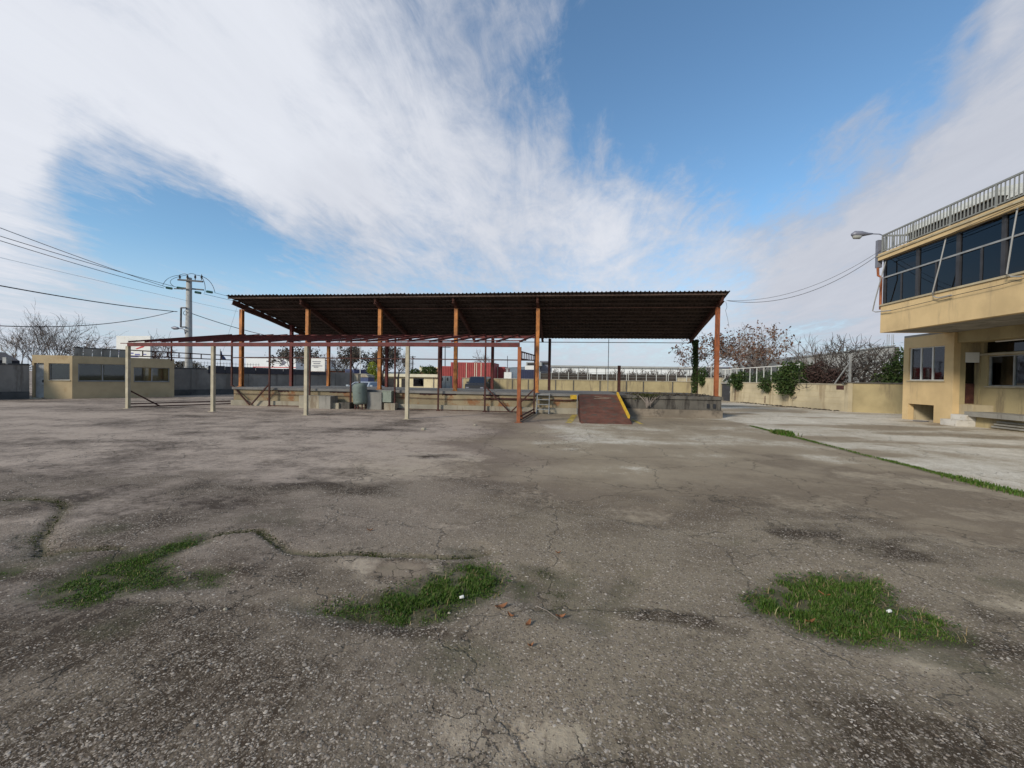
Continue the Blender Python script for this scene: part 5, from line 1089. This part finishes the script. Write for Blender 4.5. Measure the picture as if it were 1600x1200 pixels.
B, h = T(525, 60, 549); tree('bare_tree', B, h, 1.4, 109, 'bare grey tree behind the house with terracotta roof', None, m_bark, .25, .14, 4, (7, 5, 4, 3), twig_r=.013)
B, h = T(752, 95, 544); tree('bare_tree', B, h, 1.3, 111, 'bare tree rising behind the largest red container', None, m_bark, .3, .16, 4, (6, 5, 4, 3), twig_r=.02)
p = PY(582, 575, 50); bush('lime_bush', [(p[0], 50, 2.5, .55, .5, .75), (p[0]+.2, 50, 1.7, .35, .4, .6)], 1300, .09, i_lime, 'bright yellow green bush beside the orange column left of centre', 'bush', None, 47)
p = PY(632, 578, 64); bush('roof_shrub', [(p[0], 76, 2.7, 1.6, .8, .8), (p[0]-2.6, 76, 2.4, 1.0, .6, .6)], 1500, .16, i_green, 'dark shrub behind the roof of the cream building', 'bush', None, 48)
B, h = T(1104, 50, 512); tree('brown_tree', B, h, 1.35, 121, 'tree with brown leaves behind the rust red end column', 'brown leaved trees behind the right wall', m_bark, .28, .16, 4, (7, 4, 4, 3), up=.4, twig_r=.012, leaf=i_brown, leaf_n=1700, leaf_s=.13)
B, h = T(1198, 44, 500); tree('brown_tree', B, h, 1.30, 122, 'largest brown leaved tree with a pale trunk behind the mesh fence', 'brown leaved trees behind the right wall', m_barkpale, .26, .20, 4, (8, 4, 4, 3), up=.5, twig_r=.011, leaf=i_brown, leaf_n=1000, leaf_s=.12)
B, h = T(1158, 52, 531); tree('brown_tree', B, h, 1.4, 123, 'smaller brown leaved tree between the rust red column and the largest tree', 'brown leaved trees behind the right wall', m_bark, .30, .14, 4, (7, 5, 4, 3), up=.35, twig_r=.014, leaf=i_brown, leaf_n=800, leaf_s=.12)
B, h = T(1332, 31, 517); tree('bare_tree', B, h, 1.5, 124, 'dense dark bare tree behind the stay post on the right wall', 'bare trees behind the right wall', m_barkdk, .16, .12, 4, (7, 4, 4, 3), up=.45, twig_r=.008, multi=2)
B, h = T(1285, 33, 517); tree('bare_tree', B, h, .9, 125, 'bare tree with two long upright shoots right of the dead ivy', 'bare trees behind the right wall', m_bark, .30, .07, 3, (6, 4, 3), up=1.1, twig_r=.009, multi=2)
B, h = T(1376, 30, 536); tree('bare_tree', B, h, 1.8, 126, 'low tangled bare tree in front of the grey hall nearest the yellow building', 'bare trees behind the right wall', m_barkdk, .18, .10, 4, (5, 4, 3, 3), up=.3, twig_r=.009, multi=2)
B, h = T(1302, 30, 556); tree('bare_tree', B, h, 1.7, 127, 'low tangled bare shrub left of the stay post', 'bare trees behind the right wall', m_barkdk, .16, .06, 3, (6, 4, 3), up=.4, twig_r=.009, multi=2)

# ------------------------------------------------------------------ right building
bd = root('yellow_building', (16, 17, 0), 'two storey yellow building with a dark window band and overhanging upper floor', 'building')
XU, YE, YN = 13.5, 20.55, 8.0; ZS, ZSL, ZT = 3.87, 5.02, 7.30
def U(u, v): p = PX(u, v, XU); return float(p[1]), float(p[2])
c = MB(); c.box(XU, XU+.25, YN, YE, ZS, ZSL); part('spandrel', c, m_yellow, bd)
c = MB(); c.box(XU-.05, XU+.24, YN, YE+.03, ZSL+.002, ZSL+.07); part('sill', c, m_yellow2, bd)
c = MB(); c.box(XU-.10, XU+9, YN, YE+.10, 7.02, ZT); part('roof_slab', c, m_yellow, bd)
c = MB(); c.box(XU-.14, XU+9, YN, YE+.13, 7.17, 7.23); part('roof_edge', c, m_yellow2, bd)
c = MB(); c.box(XU+.251, XU+9, YE-.25, YE, ZS, 7.018); part('end_wall', c, m_yellow, bd)
c = MB(); c.box(XU+.251, XU+9, YN, YE-.251, ZS, ZS+.2); part('floor_slab', c, m_conc, bd)
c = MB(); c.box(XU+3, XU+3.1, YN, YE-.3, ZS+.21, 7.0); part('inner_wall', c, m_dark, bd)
zt_, ztr = 7.018, 6.25
mul = sorted([U(u, 420)[0] for u in (1378.5, 1430, 1492.5, 1562.5)]+[13.0, 11.0, 9.0], reverse=True)
lower = {0: [U(1405, 450)[0]], 1: [U(1459, 430)[0]], 2: [U(1529, 430)[0]]}
def wframe(y0, y1, z0, z1): c = MB(); c.box(XU+.06, XU+.14, y0, y1, z0, z1); return c
wfr = part('window_frame', wframe(YN, YE-.02, ztr-.035, ztr+.035), m_steel, bd)
part('transom', wframe(YN, YE-.02, ztr-.03, ztr+.03), m_grey, wfr).data.transform(Matrix.Translation((-.012, 0, 0)))
for i, y_ in enumerate(mul): c = MB(); c.box(XU+.052, XU+.148, y_-.09, y_+.05 if i else min(y_+.09, YE-.02), ZSL+.075, zt_-.001); part('mullion', c, m_steel, wfr)
mul2 = mul+[YN]
for i in range(len(mul2)-1):
    y1, y0 = mul2[i]-.09, mul2[i+1]+.05
    if y1-y0 < .1: continue
    c = MB(); c.box(XU+.095, XU+.105, y0, y1, ztr+.036, zt_-.002); part('window_pane', c, g_dark, bd)
    cuts = [y1]+[q_ for q_ in lower.get(i, [(y0+y1)/2])]+[y0]
    for a, b_ in zip(cuts, cuts[1:]): c = MB(); c.box(XU+.085+.02*(a == y1), XU+.095+.02*(a == y1), b_+.03, a-.03, ZSL+.08, ztr-.037); part('window_pane', c, g_dark, bd)
    for q_ in cuts[1:-1]: c = MB(); c.box(XU+.06, XU+.13, q_-.035, q_+.035, ZSL+.076, ztr-.036); part('sash_bar', c, m_steel, wfr)
# ground floor
XG = 16.0; ylo, yhi = 20.06, 22.74
fG = (np.array((XG, ylo)), np.array((0., 1.)), np.array((1., 0.)))
wy0, wy1 = 20.50-ylo, 22.42-ylo; ny0, ny1 = 20.97-ylo, 22.40-ylo
c = MB(); c.wall(fG, yhi-ylo, .25, 0, 3.86, [(wy0, wy1, 1.84, 3.35), (ny0, ny1, 0, .75)]); part('ground_floor_wall', c, m_yellow, bd)
c = MB(); c.box(XG+.251, XG+5, yhi-.25, yhi, 0, 3.859); part('ground_floor_wall', c, m_yellow2, bd)
c = MB(); c.box(XG+.002, XG+5, ylo+.3, yhi-.002, 3.865, 3.95); part('low_roof', c, m_conc, bd)
c = MB(); c.box(XG+.252, XG+1.6, ylo+.26, yhi-.252, .78, .84); part('niche_ceiling', c, m_conc, bd); c = MB(); c.box(XG+1.6, XG+1.7, ylo+.26, yhi-.252, 0, 3.8); part('inner_wall', c, m_yellow2, bd)
c = MB(); c.box(XG+.252, XG+1.5, ylo+.26, ylo+.9, 0, .775); part('niche_wall', c, m_yellow2, bd)
c = MB(); c.box(XG+.8, XG+1.4, ylo+.95, yhi-.4, 1.2, 1.9); part('radiator', c, m_curtain, bd)
for a, b_ in ((20.50, 21.17), (21.21, 21.80), (21.84, 22.42)):
    c = MB(); c.box(XG+.10, XG+.108, a+.03, b_-.03, 1.88, 3.31); part('window_pane', c, g_clear, bd)
c = MB(); c.box(XG+.07, XG+.14, 20.5, 22.42, 1.841, 1.88); c.box(XG+.07, XG+.14, 20.5, 22.42, 3.31, 3.349)
for y_ in (20.50, 21.16, 21.79, 22.38): c.box(XG+.065, XG+.145, y_, y_+.05, 1.881, 3.309)
part('window_frame', c, m_white, bd); c = MB(); c.box(XG-.05, XG+.06, 20.44, 22.47, 1.79, 1.838); part('window_sill', c, m_yellow2, bd)
c = MB(); c.box(XG+.7, XG+.72, 20.5, 22.4, 1.3, 3.4); part('blind', c, m_curtain, bd)
# pier reveal with entrance, lintel, recess
fE = (np.array((XG+.252, ylo)), np.array((1., 0.)), np.array((0., 1.)))
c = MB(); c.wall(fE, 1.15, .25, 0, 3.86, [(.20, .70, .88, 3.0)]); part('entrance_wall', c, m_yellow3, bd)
c = MB(); c.box(XG+.46, XG+.94, ylo+.18, ylo+.22, .88, 1.72); dr = part('door', c, m_darkred, bd); c = MB(); c.box(XG+.47, XG+.93, ylo+.195, ylo+.205, 1.73, 2.99); part('door_glass', c, g_dark, dr)
c = MB(); c.box(XG+.43, XG+.93, ylo-.02, ylo-.004, 2.60, 3.02); part('notice_board', c, m_white, bd)
c = MB(); c.box(XG+.12, XG+1.0, YN, ylo-.002, 3.42, 3.868); part('lintel_beam', c, m_yellow3, bd)  # same paint as the facade, shade under the overhang put into the colour
fR = (np.array((17.0, YN)), np.array((0., 1.)), np.array((1., 0.))); yw1, yw0 = 19.76, 15.6
c = MB(); c.wall(fR, ylo-YN-.003, .25, .3, 3.865, [(yw0-YN, yw1-YN, 1.64, 2.86), (yw0-YN, 19.95-YN, 2.98, 3.62)]); part('recessed_wall', c, m_yellow3, bd)  # recess shade painted in: darker, duller yellow than the facade
c = MB(); c.box(17.10, 17.11, yw0+.05, yw1-.05, 1.68, 2.82); part('window_pane', c, g_clear, bd); c = MB(); c.box(17.10, 17.11, yw0+.05, 19.9, 3.0, 3.6); part('window_pane', c, g_dark, bd)
c = MB(); c.box(17.06, 17.15, yw0, yw1, 1.641, 1.68); c.box(17.06, 17.15, yw0, yw1, 2.82, 2.859)
for y_ in (yw1-.05, yw1-1.0, yw1-1.5, yw1-3): c.box(17.055, 17.155, y_, y_+.05, 1.681, 2.819)
part('window_frame', c, m_grey, bd); c = MB(); c.box(16.93, 17.05, yw0, yw1+.05, 1.58, 1.638); part('window_sill', c, m_conc_lt, bd)
c = MB(); c.box(16.90, 17.04, yw0, 20.0, 2.88, 2.96); part('canopy_strip', c, m_conc_lt, bd)
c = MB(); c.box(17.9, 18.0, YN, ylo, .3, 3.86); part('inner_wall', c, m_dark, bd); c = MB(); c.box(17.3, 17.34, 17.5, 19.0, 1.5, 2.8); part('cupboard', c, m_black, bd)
c = MB(); c.box(15.95, 16.999, YN, 19.45, .42, .60); part('ledge', c, m_conc, bd)
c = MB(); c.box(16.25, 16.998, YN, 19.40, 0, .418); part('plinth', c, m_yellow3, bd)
c = MB(); c.box(16.251, 16.996, 19.46, ylo-.003, 0, .86); part('entrance_landing', c, m_yellow2, bd)
for i in range(3): c = MB(); c.box(16.18, 16.248, YN, 18.6-.1*i, .06+.1*i, .12+.1*i); part('plinth_pipe', c, m_conc, bd)
for i, (a, b_, z0, z1, x0) in enumerate([(19.30, 20.04, 0, .25, 15.55), (19.28, 19.95, .252, .46, 15.86)]):
    c = MB(); c.box(x0, 16.24, a, b_, z0, z1); solo('entrance_step', c, m_step, (x0, a, z0), ['lower white entrance step at the foot of the yellow pier', 'upper white entrance step on top of the lower one'][i], 'step', 'white entrance steps')
for i in range(3):
    c = MB(); yy = 19.0-i*1.9; c.tube([(16.6, yy, 3.38), (16.6, yy-1.3, 3.38)], .025, 6); lt = part('tube_lamp', c, m_white, bd)
# roof railing
rg = root('roof_railing', (XU, YE, ZT), 'grey bar railing along the roof edge of the yellow building', 'railing')
ZR = 8.08
c = MB(); c.bar((XU, YN, ZR), (XU, YE, ZR), .05, .06); part('top_rail', c, m_rail, rg); c = MB(); c.bar((XU, YN, ZT+.10), (XU, YE, ZT+.10), .04, .04); part('bottom_rail', c, m_rail, rg)
y_ = YE; i = 0
while y_ > 13.2:
    post_ = i % 12 == 0; c = MB(); s_ = .05 if post_ else .026; c.bar((XU, y_, ZT if post_ else ZT+.12), (XU, y_, ZR-.03), s_, s_, (0, 1, 0)); part('post' if post_ else 'baluster', c, m_rail, rg); y_ -= .138; i += 1
c = MB(); c.bar((XU, YE, ZR), (XU+6, YE, ZR), .05, .06).bar((XU, YE, ZT+.1), (XU+6, YE, ZT+.1), .04, .04); part('end_rail', c, m_rail, rg)
for i in range(1, 40): c = MB(); c.bar((XU+.14*i, YE, ZT+.12), (XU+.14*i, YE, ZR-.03), .026, .026, (0, 1, 0)); part('baluster', c, m_rail, rg)
wc = root('downpipe', (XU-.1, YE+.2, 0), 'pale square end pier with pipe at the roof corner below the lamp', 'pipe')
c = MB(); c.box(XU-.08, XU+.10, YE+.14, YE+.30, 6.75, 7.95); part('box', c, m_lamp, wc); c = MB(); c.tube([(XU-.03, YE+.20, 6.75), (XU-.02, YE+.18, 6.4), (XU+.03, YE+.07, 6.3), (XU+.03, YE+.07, 4.9)], .05, 8); part('pipe', c, m_rust, wc)
tnk = [(14.2, 15.9, 16.3, 20.1, 7.36, 7.98, 8.30, 'long low roof unit with pale cover behind the railing at the corner'), (14.2, 15.6, 14.9, 15.9, 7.36, 7.72, 8.02, 'pale roof unit behind the middle of the railing'), ]
for x0, x1, y0, y1, z0, zm, z1, lab in tnk:
    r = root('roof_unit', ((x0+x1)/2, (y0+y1)/2, ZT), lab, 'roof unit', 'units on the roof behind the railing'); c = MB(); c.box(x0, x1, y0, y1, ZT, zm); part('base', c, m_dark, r)
    c = MB(); c.prism([(x0-.1, zm+.002), (x1+.1, zm+.002), (x1, z1-.05), ((x0+x1)/2, z1+.12), (x0, z1-.05)], y0-.05, y1+.05); part('cover', c, m_fpost, r)
r = root('air_conditioner', (14.3, 13.9, ZT), 'grey green roof machine with dark slots at the right edge', 'roof unit'); c = MB(); c.prism([(13.9, ZT), (15.2, ZT), (15.2, 8.0), (14.6, 8.15), (14.0, 7.9)], 12.9, 15.2); part('casing', c, m_box, r)
for i in range(5): c = MB(); c.box(13.87, 13.91, 13.3+.22*i, 13.42+.22*i, 7.50, 7.85); part('slot', c, m_black, r)
lm = root('wall_lamp', (XU, YE, 7.9), 'street lamp on a curved arm reaching out from the roof corner', 'lamp')
yl = YE+.1
def lp(u, v): p = PY(u, v, yl); return (p[0], yl, p[2])
c = MB(); c.tube([lp(1380.5, 395), lp(1380.5, 372), lp(1378.5, 367.5), lp(1374, 365.8), lp(1360, 365.3)], .022, 8); part('arm', c, m_lamp, lm)
c = MB(); c.tube([lp(1364, 365.3), lp(1356, 365.6), lp(1346, 365.5), lp(1336, 365.6), lp(1331, 367)], [.025, .06, .12, .13, .07], 12); part('head', c, m_lamp, lm, True)
c = MB(); c.tube([lp(1345, 368.5), lp(1343, 370), lp(1335, 370), lp(1333, 368.5)], [.07, .10, .10, .06], 10); part('diffuser', c, m_curtain, lm, True)
XC = XU-.12
def cp(u, v, x=XC): p = PX(u, v, x); return tuple(p)
for i, (pts, lab) in enumerate([([(1384, 408), (1376, 437), (1367, 470), (1363.5, 486), (1368, 487.5), (1392, 485)], 'pale conduit hanging from the roof corner past the first window'), ([(1478, 372), (1468, 415), (1457, 457), (1458, 463), (1466, 465.5), (1487, 461)], 'pale slanting conduit across the window band, second from the corner'), ([(1590, 325), (1582, 370), (1573, 428), (1580, 432), (1597, 432)], 'pale slanting conduit across the window band near the right edge')]):
    c = MB(); w_ = [np.array(cp(u, v, XC-(.10 if 0 < k_ < 3 else 0))) for k_, (u, v) in enumerate(pts)]; c.tube(w_, .022, 6); solo('conduit', c, m_whitecable, w_[0], lab, 'conduit', 'conduits hanging over the window band')
c = MB(); c.tube([cp(1392, 485.3), cp(1440, 474), cp(1500, 459.5), cp(1560, 446), cp(1600, 435)], .010, 5); solo('facade_cable', c, m_blackwire, cp(1392, 485), 'thin dark cable running along the yellow facade below the window band', 'cable')
c = MB(); c.tube([cp(1376, 410, XU-.16), cp(1440, 387, XU-.16), cp(1500, 364, XU-.16), cp(1600, 322, XU-.16)], .012, 5); c.tube([cp(1382, 405, XU-.16), cp(1460, 376, XU-.16), cp(1600, 316, XU-.16)], .010, 5); solo('facade_cable', c, m_blackwire, cp(1376, 410), 'bundle of dark cables along the roof slab edge above the window band', 'cable')
wire('cable sagging between the canopy corner and the yellow building, the lower of two', PY(1137, 470, 21), PX(1374, 397, XU), .74, .012, None, 26, group='cables between canopy and building')
wire('cable sagging between the canopy corner and the yellow building, the upper of two', PY(1135, 469.5, 21.1), PX(1376, 391, XU), .62, .009, None, 26, group='cables between canopy and building')
p = PY(1134, 471, 21); c = MB(); c.tube([p, p+np.array((.06, 0, -.25)), p+np.array((.0, 0, -.42)), p+np.array((.1, 0, -.8)), p+np.array((.17, 0, -1.2))], .010, 4); solo('loose_cable', c, m_wire, p, 'loose cable end dangling beside the rust red end column', 'cable')
c = MB(); p = PX(1450, 660, 15.8); c.tube([(15.75+.28*math.cos(t_), 21.3+.20*math.sin(t_), .02) for t_ in np.linspace(0, 6.1, 20)], .015, 5); solo('hose_coil', c, m_wire, (15.75, 21.3, 0), 'small coil of hose on the ground below the building niche', 'hose')

# ------------------------------------------------------------------ grass, weeds, stones, leaves in the foreground
def field_z(x, y): return ground_fields(np.array(x), np.array(y))[4]
def blades(name, X, Y, H, m, label, cat, wid=.0042, bend=.6):
    n = len(X); Z = field_z(X, Y); a = RNG.uniform(0, 6.283, n); h = H*RNG.uniform(.45, 1.3, n); ln = RNG.uniform(.1, bend, n)*h; w_ = wid*RNG.uniform(.7, 1.4, n)
    dx, dy = np.cos(a), np.sin(a); px_, py_ = -dy*w_, dx*w_
    v0 = np.stack([X-px_, Y-py_, Z-.004], 1); v1 = np.stack([X+px_, Y+py_, Z-.004], 1)
    v2 = np.stack([X+dx*ln*.35-px_*.8, Y+dy*ln*.35-py_*.8, Z+h*.6], 1); v3 = np.stack([X+dx*ln*.35+px_*.8, Y+dy*ln*.35+py_*.8, Z+h*.6], 1); v4 = np.stack([X+dx*ln, Y+dy*ln, Z+h*.95], 1)
    V_ = np.stack([v0, v1, v2, v3, v4], 1).reshape(-1, 3); k_ = np.arange(n)*5
    me = bpy.data.meshes.new(name); me.vertices.add(len(V_)); me.vertices.foreach_set('co', V_.ravel())
    li = np.stack([k_, k_+1, k_+3, k_+2, k_+2, k_+3, k_+4], 1).ravel(); me.loops.add(len(li)); me.loops.foreach_set('vertex_index', li.astype(np.int32))
    ls = np.stack([np.arange(n)*7, np.arange(n)*7+4], 1).ravel(); me.polygons.add(len(ls)); me.polygons.foreach_set('loop_start', ls.astype(np.int32)); me.update(); me.validate(); me.materials.append(m)
    o = bpy.data.objects.new(name, me); COL.objects.link(o); return tag(o, label, cat, None, 'stuff')
labs = ['long sloping grass patch at the left of the yard', 'grass patch beside the pale slab left of the centre', 'largest grass tuft on the right of the foreground', 'mossy fringe below the middle grass patch', 'small grass tuft right of the left grass patch', 'grass tuft at the left edge', 'yellowish weed clump by the crack at the left', 'sparse moss above the dry leaves', 'sparse moss right of the middle grass', 'thin moss patch left of the big grass tuft', 'small weed clump right of the middle grass patch', 'small weeds at the top of the pale slab', 'faint mossy line at the left edge']
for k_, (pts, h, n, kd) in enumerate(GRASS):
    P_ = np.array(pts); lo, hi = P_.min(0)-.12, P_.max(0)+.12; X = RNG.uniform(lo[0], hi[0], n*8); Y = RNG.uniform(lo[1], hi[1], n*8)
    d = sd_poly(X, Y, pts)+.34*(fbm(X*5, Y*5, 200+k_, 5, .65)-.5); dens = ss(.12, -.14, d)**1.3*ss(.40, .60, fbm(X*8, Y*8, 250+k_)+(.17 if k_ in (0, 3) else .09)); keep = RNG.random(len(X)) < dens; X, Y, d = X[keep][:n], Y[keep][:n], d[keep][:n]
    H = .68*h*(.25+.70*ss(.04, -.18, d))*(.25+1.5*fbm(X*6, Y*6, 270+k_)**1.3); blades('grass_patch' if kd == 0 else 'moss_patch', X, Y, H, i_grass if kd == 0 else i_moss, labs[k_], 'grass' if kd == 0 else 'moss', .0028 if kd == 0 else .0026, 1.1)
for k_, (src, cnt, lab) in enumerate([(0, 500, 'flat broad weed leaves in the left grass patch'), (1, 450, 'flat broad weed leaves in the middle grass patch'), (2, 1100, 'flat broad weed leaves in the right grass patch')]):
    pts = GRASS[src][0]; P_ = np.array(pts); lo, hi = P_.min(0)-.1, P_.max(0)+.1; c = MB(); got = 0; rng = np.random.default_rng(k_)
    X = rng.uniform(lo[0], hi[0], 9000); Y = rng.uniform(lo[1], hi[1], 9000); d = sd_poly(X, Y, pts); kk = (d < .06) & (rng.random(9000) < ss(.45, .62, fbm(X*6, Y*6, 400+k_))); X, Y = X[kk][:cnt], Y[kk][:cnt]; Zl = field_z(X, Y)
    for x_, y_, z_ in zip(X, Y, Zl):
        a_ = rng.uniform(0, 6.28); L_ = rng.uniform(.010, .024); w_ = L_*.42; h0 = z_+rng.uniform(.004, .03); e_ = rng.uniform(-.2, .8)*L_; ca_, sa_ = math.cos(a_), math.sin(a_)
        c.add([(x_, y_, h0), (x_+ca_*L_*.5-sa_*w_, y_+sa_*L_*.5+ca_*w_, h0+e_*.6), (x_+ca_*L_, y_+sa_*L_, h0+e_), (x_+ca_*L_*.5+sa_*w_, y_+sa_*L_*.5-ca_*w_, h0+e_*.6)], [(0, 1, 2, 3)])
    tag(link('weed_leaves', c, i_weed), lab, 'weed', None, 'stuff')
    n3 = [140, 120, 300][k_]; X = rng.uniform(lo[0], hi[0], 4000); Y = rng.uniform(lo[1], hi[1], 4000); kk = sd_poly(X, Y, pts) < .05; X, Y = X[kk][:n3], Y[kk][:n3]
    blades('dry_stems', X, Y, np.full(len(X), [.025, .038, .045][k_]), i_straw, 'dry straw coloured stems in the %s grass patch' % ['left', 'middle', 'right'][k_], 'grass', .0022, 1.8)
n = 9000; Y = RNG.uniform(6.0, 17.0, n); X = STRIP_X+RNG.normal(0, .035+.05*(Y < 8.6), n)+.05*(fbm(Y*1.3, Y*0, 9)-.5); wgt = np.where(Y < 8.8, 1.0, .25+.5*(fbm(Y*2, Y*0+4, 31) > .42)); kp = RNG.random(n) < wgt
blades('joint_grass', X[kp], Y[kp], np.where(Y[kp] < 8.8, .055, .035), i_grass, 'grass growing in the straight joint of the paving on the right', 'grass', .006)
n = 900; X = PY(1218, 680, 0.1)[0]*0+STRIP_X+RNG.normal(0, .10, n); Y = 14.6+RNG.normal(0, .22, n); blades('weed_clump', X, Y, np.full(n, .12), i_grass, 'low weed clump in the far part of the paving joint', 'weed', .012)
XX, YY = [], []
for pts in EDGES:
    for (a, b_) in zip(pts, pts[1:]):
        m_ = int(np.hypot(b_[0]-a[0], b_[1]-a[1])*900); t_ = RNG.random(m_); XX.append(a[0]+(b_[0]-a[0])*t_+RNG.normal(0, .018, m_)); YY.append(a[1]+(b_[1]-a[1])*t_+RNG.normal(0, .018, m_))
XX, YY = np.concatenate(XX), np.concatenate(YY); kp = RNG.random(len(XX)) < ss(.4, .6, fbm(XX*4, YY*4, 77)); blades('crack_weeds', XX[kp], YY[kp], np.full(kp.sum(), .012), i_moss, 'fine weeds along the broken edges of the old paving', 'weed', .004)

n = 250000                                              # loose and exposed aggregate
U_ = RNG.random(n); Y = 1.45+6.8*U_**1.7; X = RNG.uniform(-1, 1, n)*(1.35*Y+1.0)
tn, gr, mo, ck_, Zg = ground_fields(X, Y); kp = (RNG.random(n) < np.clip(gr*1.25-.22, .015, .9)*(1-mo)*np.where(Y > 6, .6, 1)); X, Y, Zg = X[kp], Y[kp], Zg[kp]; n = len(X)
R_ = .0043*np.exp(RNG.normal(0, .38, n))*(1+.05*Y); R_ = np.clip(R_, .0022, .0125); R_ = np.where(RNG.random(n) < .002, R_*1.5, R_)
ov = np.array([(1,0,0),(0,1,0),(-1,0,0),(0,-1,0),(0,0,1),(0,0,-1),(.7,.7,.45),(-.7,.6,.5)], float)[:6]; of = np.array([(0,1,4),(1,2,4),(2,3,4),(3,0,4)])
an = RNG.uniform(0, 6.283, n); sx_, sy_, sz_ = R_*RNG.uniform(.8, 1.5, n), R_*RNG.uniform(.7, 1.1, n), R_*RNG.uniform(.22, .50, n)
bv = np.array([(1,0,0),(.3,.95,0),(-.8,.6,0),(-.9,-.5,0),(.2,-1,0),(.45,.25,1),(-.35,.15,.9)], float); bf = [(0,1,5),(1,2,6),(1,6,5),(2,3,6),(3,4,6),(4,5,6),(4,0,5)]
V_ = np.repeat(bv[None], n, 0)+RNG.normal(0, .12, (n, len(bv), 3))*np.array([1, 1, .6]); lx = V_[..., 0]*sx_[:, None]; ly = V_[..., 1]*sy_[:, None]; ca_, sa_ = np.cos(an)[:, None], np.sin(an)[:, None]
W_ = np.stack([X[:, None]+lx*ca_-ly*sa_, Y[:, None]+lx*sa_+ly*ca_, Zg[:, None]-.0008+V_[..., 2]*sz_[:, None]], -1).reshape(-1, 3)
F_ = (np.array(bf)[None]+(np.arange(n)*len(bv))[:, None, None]).reshape(-1, 3)
me = bpy.data.meshes.new('gravel'); me.vertices.add(len(W_)); me.vertices.foreach_set('co', W_.ravel()); me.loops.add(F_.size); me.loops.foreach_set('vertex_index', F_.ravel().astype(np.int32)); me.polygons.add(len(F_)); me.polygons.foreach_set('loop_start', (np.arange(len(F_))*3).astype(np.int32)); me.update(); me.validate(); me.materials.append(i_stone)
o = bpy.data.objects.new('gravel', me); COL.objects.link(o); tag(o, 'small pale stones bedded in the worn dark surface of the foreground', 'gravel', None, 'stuff')

def leaf(u, v, L_, W2, rot, label):
    p = G(u, v); z_ = zat(p[0], p[1]); c = MB(); n_ = 7; vs = []
    for i in range(n_+1):
        t_ = i/n_; wd_ = W2*math.sin(math.pi*min(max(t_, .02), .98))**.8; x_ = (t_-.5)*L_; zc = .006+.018*(abs(t_-.5)*2)**2
        for s_ in (-1, 0, 1): vs.append((x_, s_*wd_, zc+(.008 if s_ else 0)))
    ca2, sa2 = math.cos(rot), math.sin(rot); vs = [(p[0]+x_*ca2-y_*sa2, p[1]+x_*sa2+y_*ca2, z_+zz) for x_, y_, zz in vs]
    c.add(vs, [(3*i+k_, 3*i+3+k_, 3*i+4+k_, 3*i+1+k_) for i in range(n_) for k_ in (0, 1)]); solo('dry_leaf', c, i_dry, (p[0], p[1], z_), label, 'leaf', 'dry leaves on the ground')
for a in [(783, 951, .10, .022, .6, 'largest orange brown dry leaf just right of the middle grass patch'), (825, 979, .07, .016, 1.2, 'dry brown leaf standing nearest the camera right of the middle grass'), (798, 966, .06, .014, -.6, 'pale curled dry leaf between the two brown ones'), (876, 964, .07, .018, .2, 'dark reddish dry leaf beside the thin twig'), (872, 866, .05, .010, 0, 'small dry leaf above the sparse moss'), (1266, 969, .08, .014, .3, 'yellow brown dry leaf at the front of the big grass tuft'), (1288, 926, .08, .010, -.8, 'long straw coloured leaf at the top of the big grass tuft'), (829, 1012, .04, .012, .4, 'small brown leaf among the pebbles below the moss'), (578, 830, .06, .012, .3, 'small orange leaf above the pale slab')]: leaf(*a)
for u, v, lab in ((718, 935, 'small crumpled white cup in the middle grass patch'), (1386, 956, 'small white scrap in the big grass tuft')):
    p = G(u, v); z_ = zat(p[0], p[1])+.022; c = MB(); c.lathe((p[0], p[1], z_), [(.009, 0), (.011, .014), (.013, .03), (.010, .034)], 9, (.9, .3, .15)); solo('paper_cup', c, m_white, (p[0], p[1], z_), lab, 'litter', None, True)
c = MB(); p, p2 = G(838, 947), G(872, 968); c.tube([(p[0], p[1], zat(p[0], p[1])+.012), ((p[0]+p2[0])/2, (p[1]+p2[1])/2, zat(p2[0], p2[1])+.018), (p2[0], p2[1], zat(p2[0], p2[1])+.008)], .0025, 5); solo('twig', c, m_barkpale, p, 'thin pale twig beside the dark reddish leaf', 'twig')
for i, (u, v, s_) in enumerate([(352, 954, .018), (702, 955, .013), (150, 935, .012), (662, 672, .10), (742, 665, .07)]):
    p = G(u, v); z_ = zat(p[0], p[1]); c = MB(); rr = random.Random(i); c.lathe((p[0], p[1], z_-.2*s_), [(s_*.5, 0), (s_*.9, s_*.25), (s_*.8, s_*.6), (s_*.35, s_*.95)], 7, (.2*rr.random(), .2, 1)); c.v = [(x+rr.gauss(0, s_*.07), y+rr.gauss(0, s_*.07), z) for x, y, z in c.v]
    solo('loose_stone', c, m_conc_lt, (p[0], p[1], z_), ['largest loose stone below the left grass patch', 'loose stone below the middle grass patch', 'small loose stone below the left grass patch', 'lump of rubble in front of the red frame', 'smaller rubble lump near the red frame'][i], 'stone', 'loose stones')
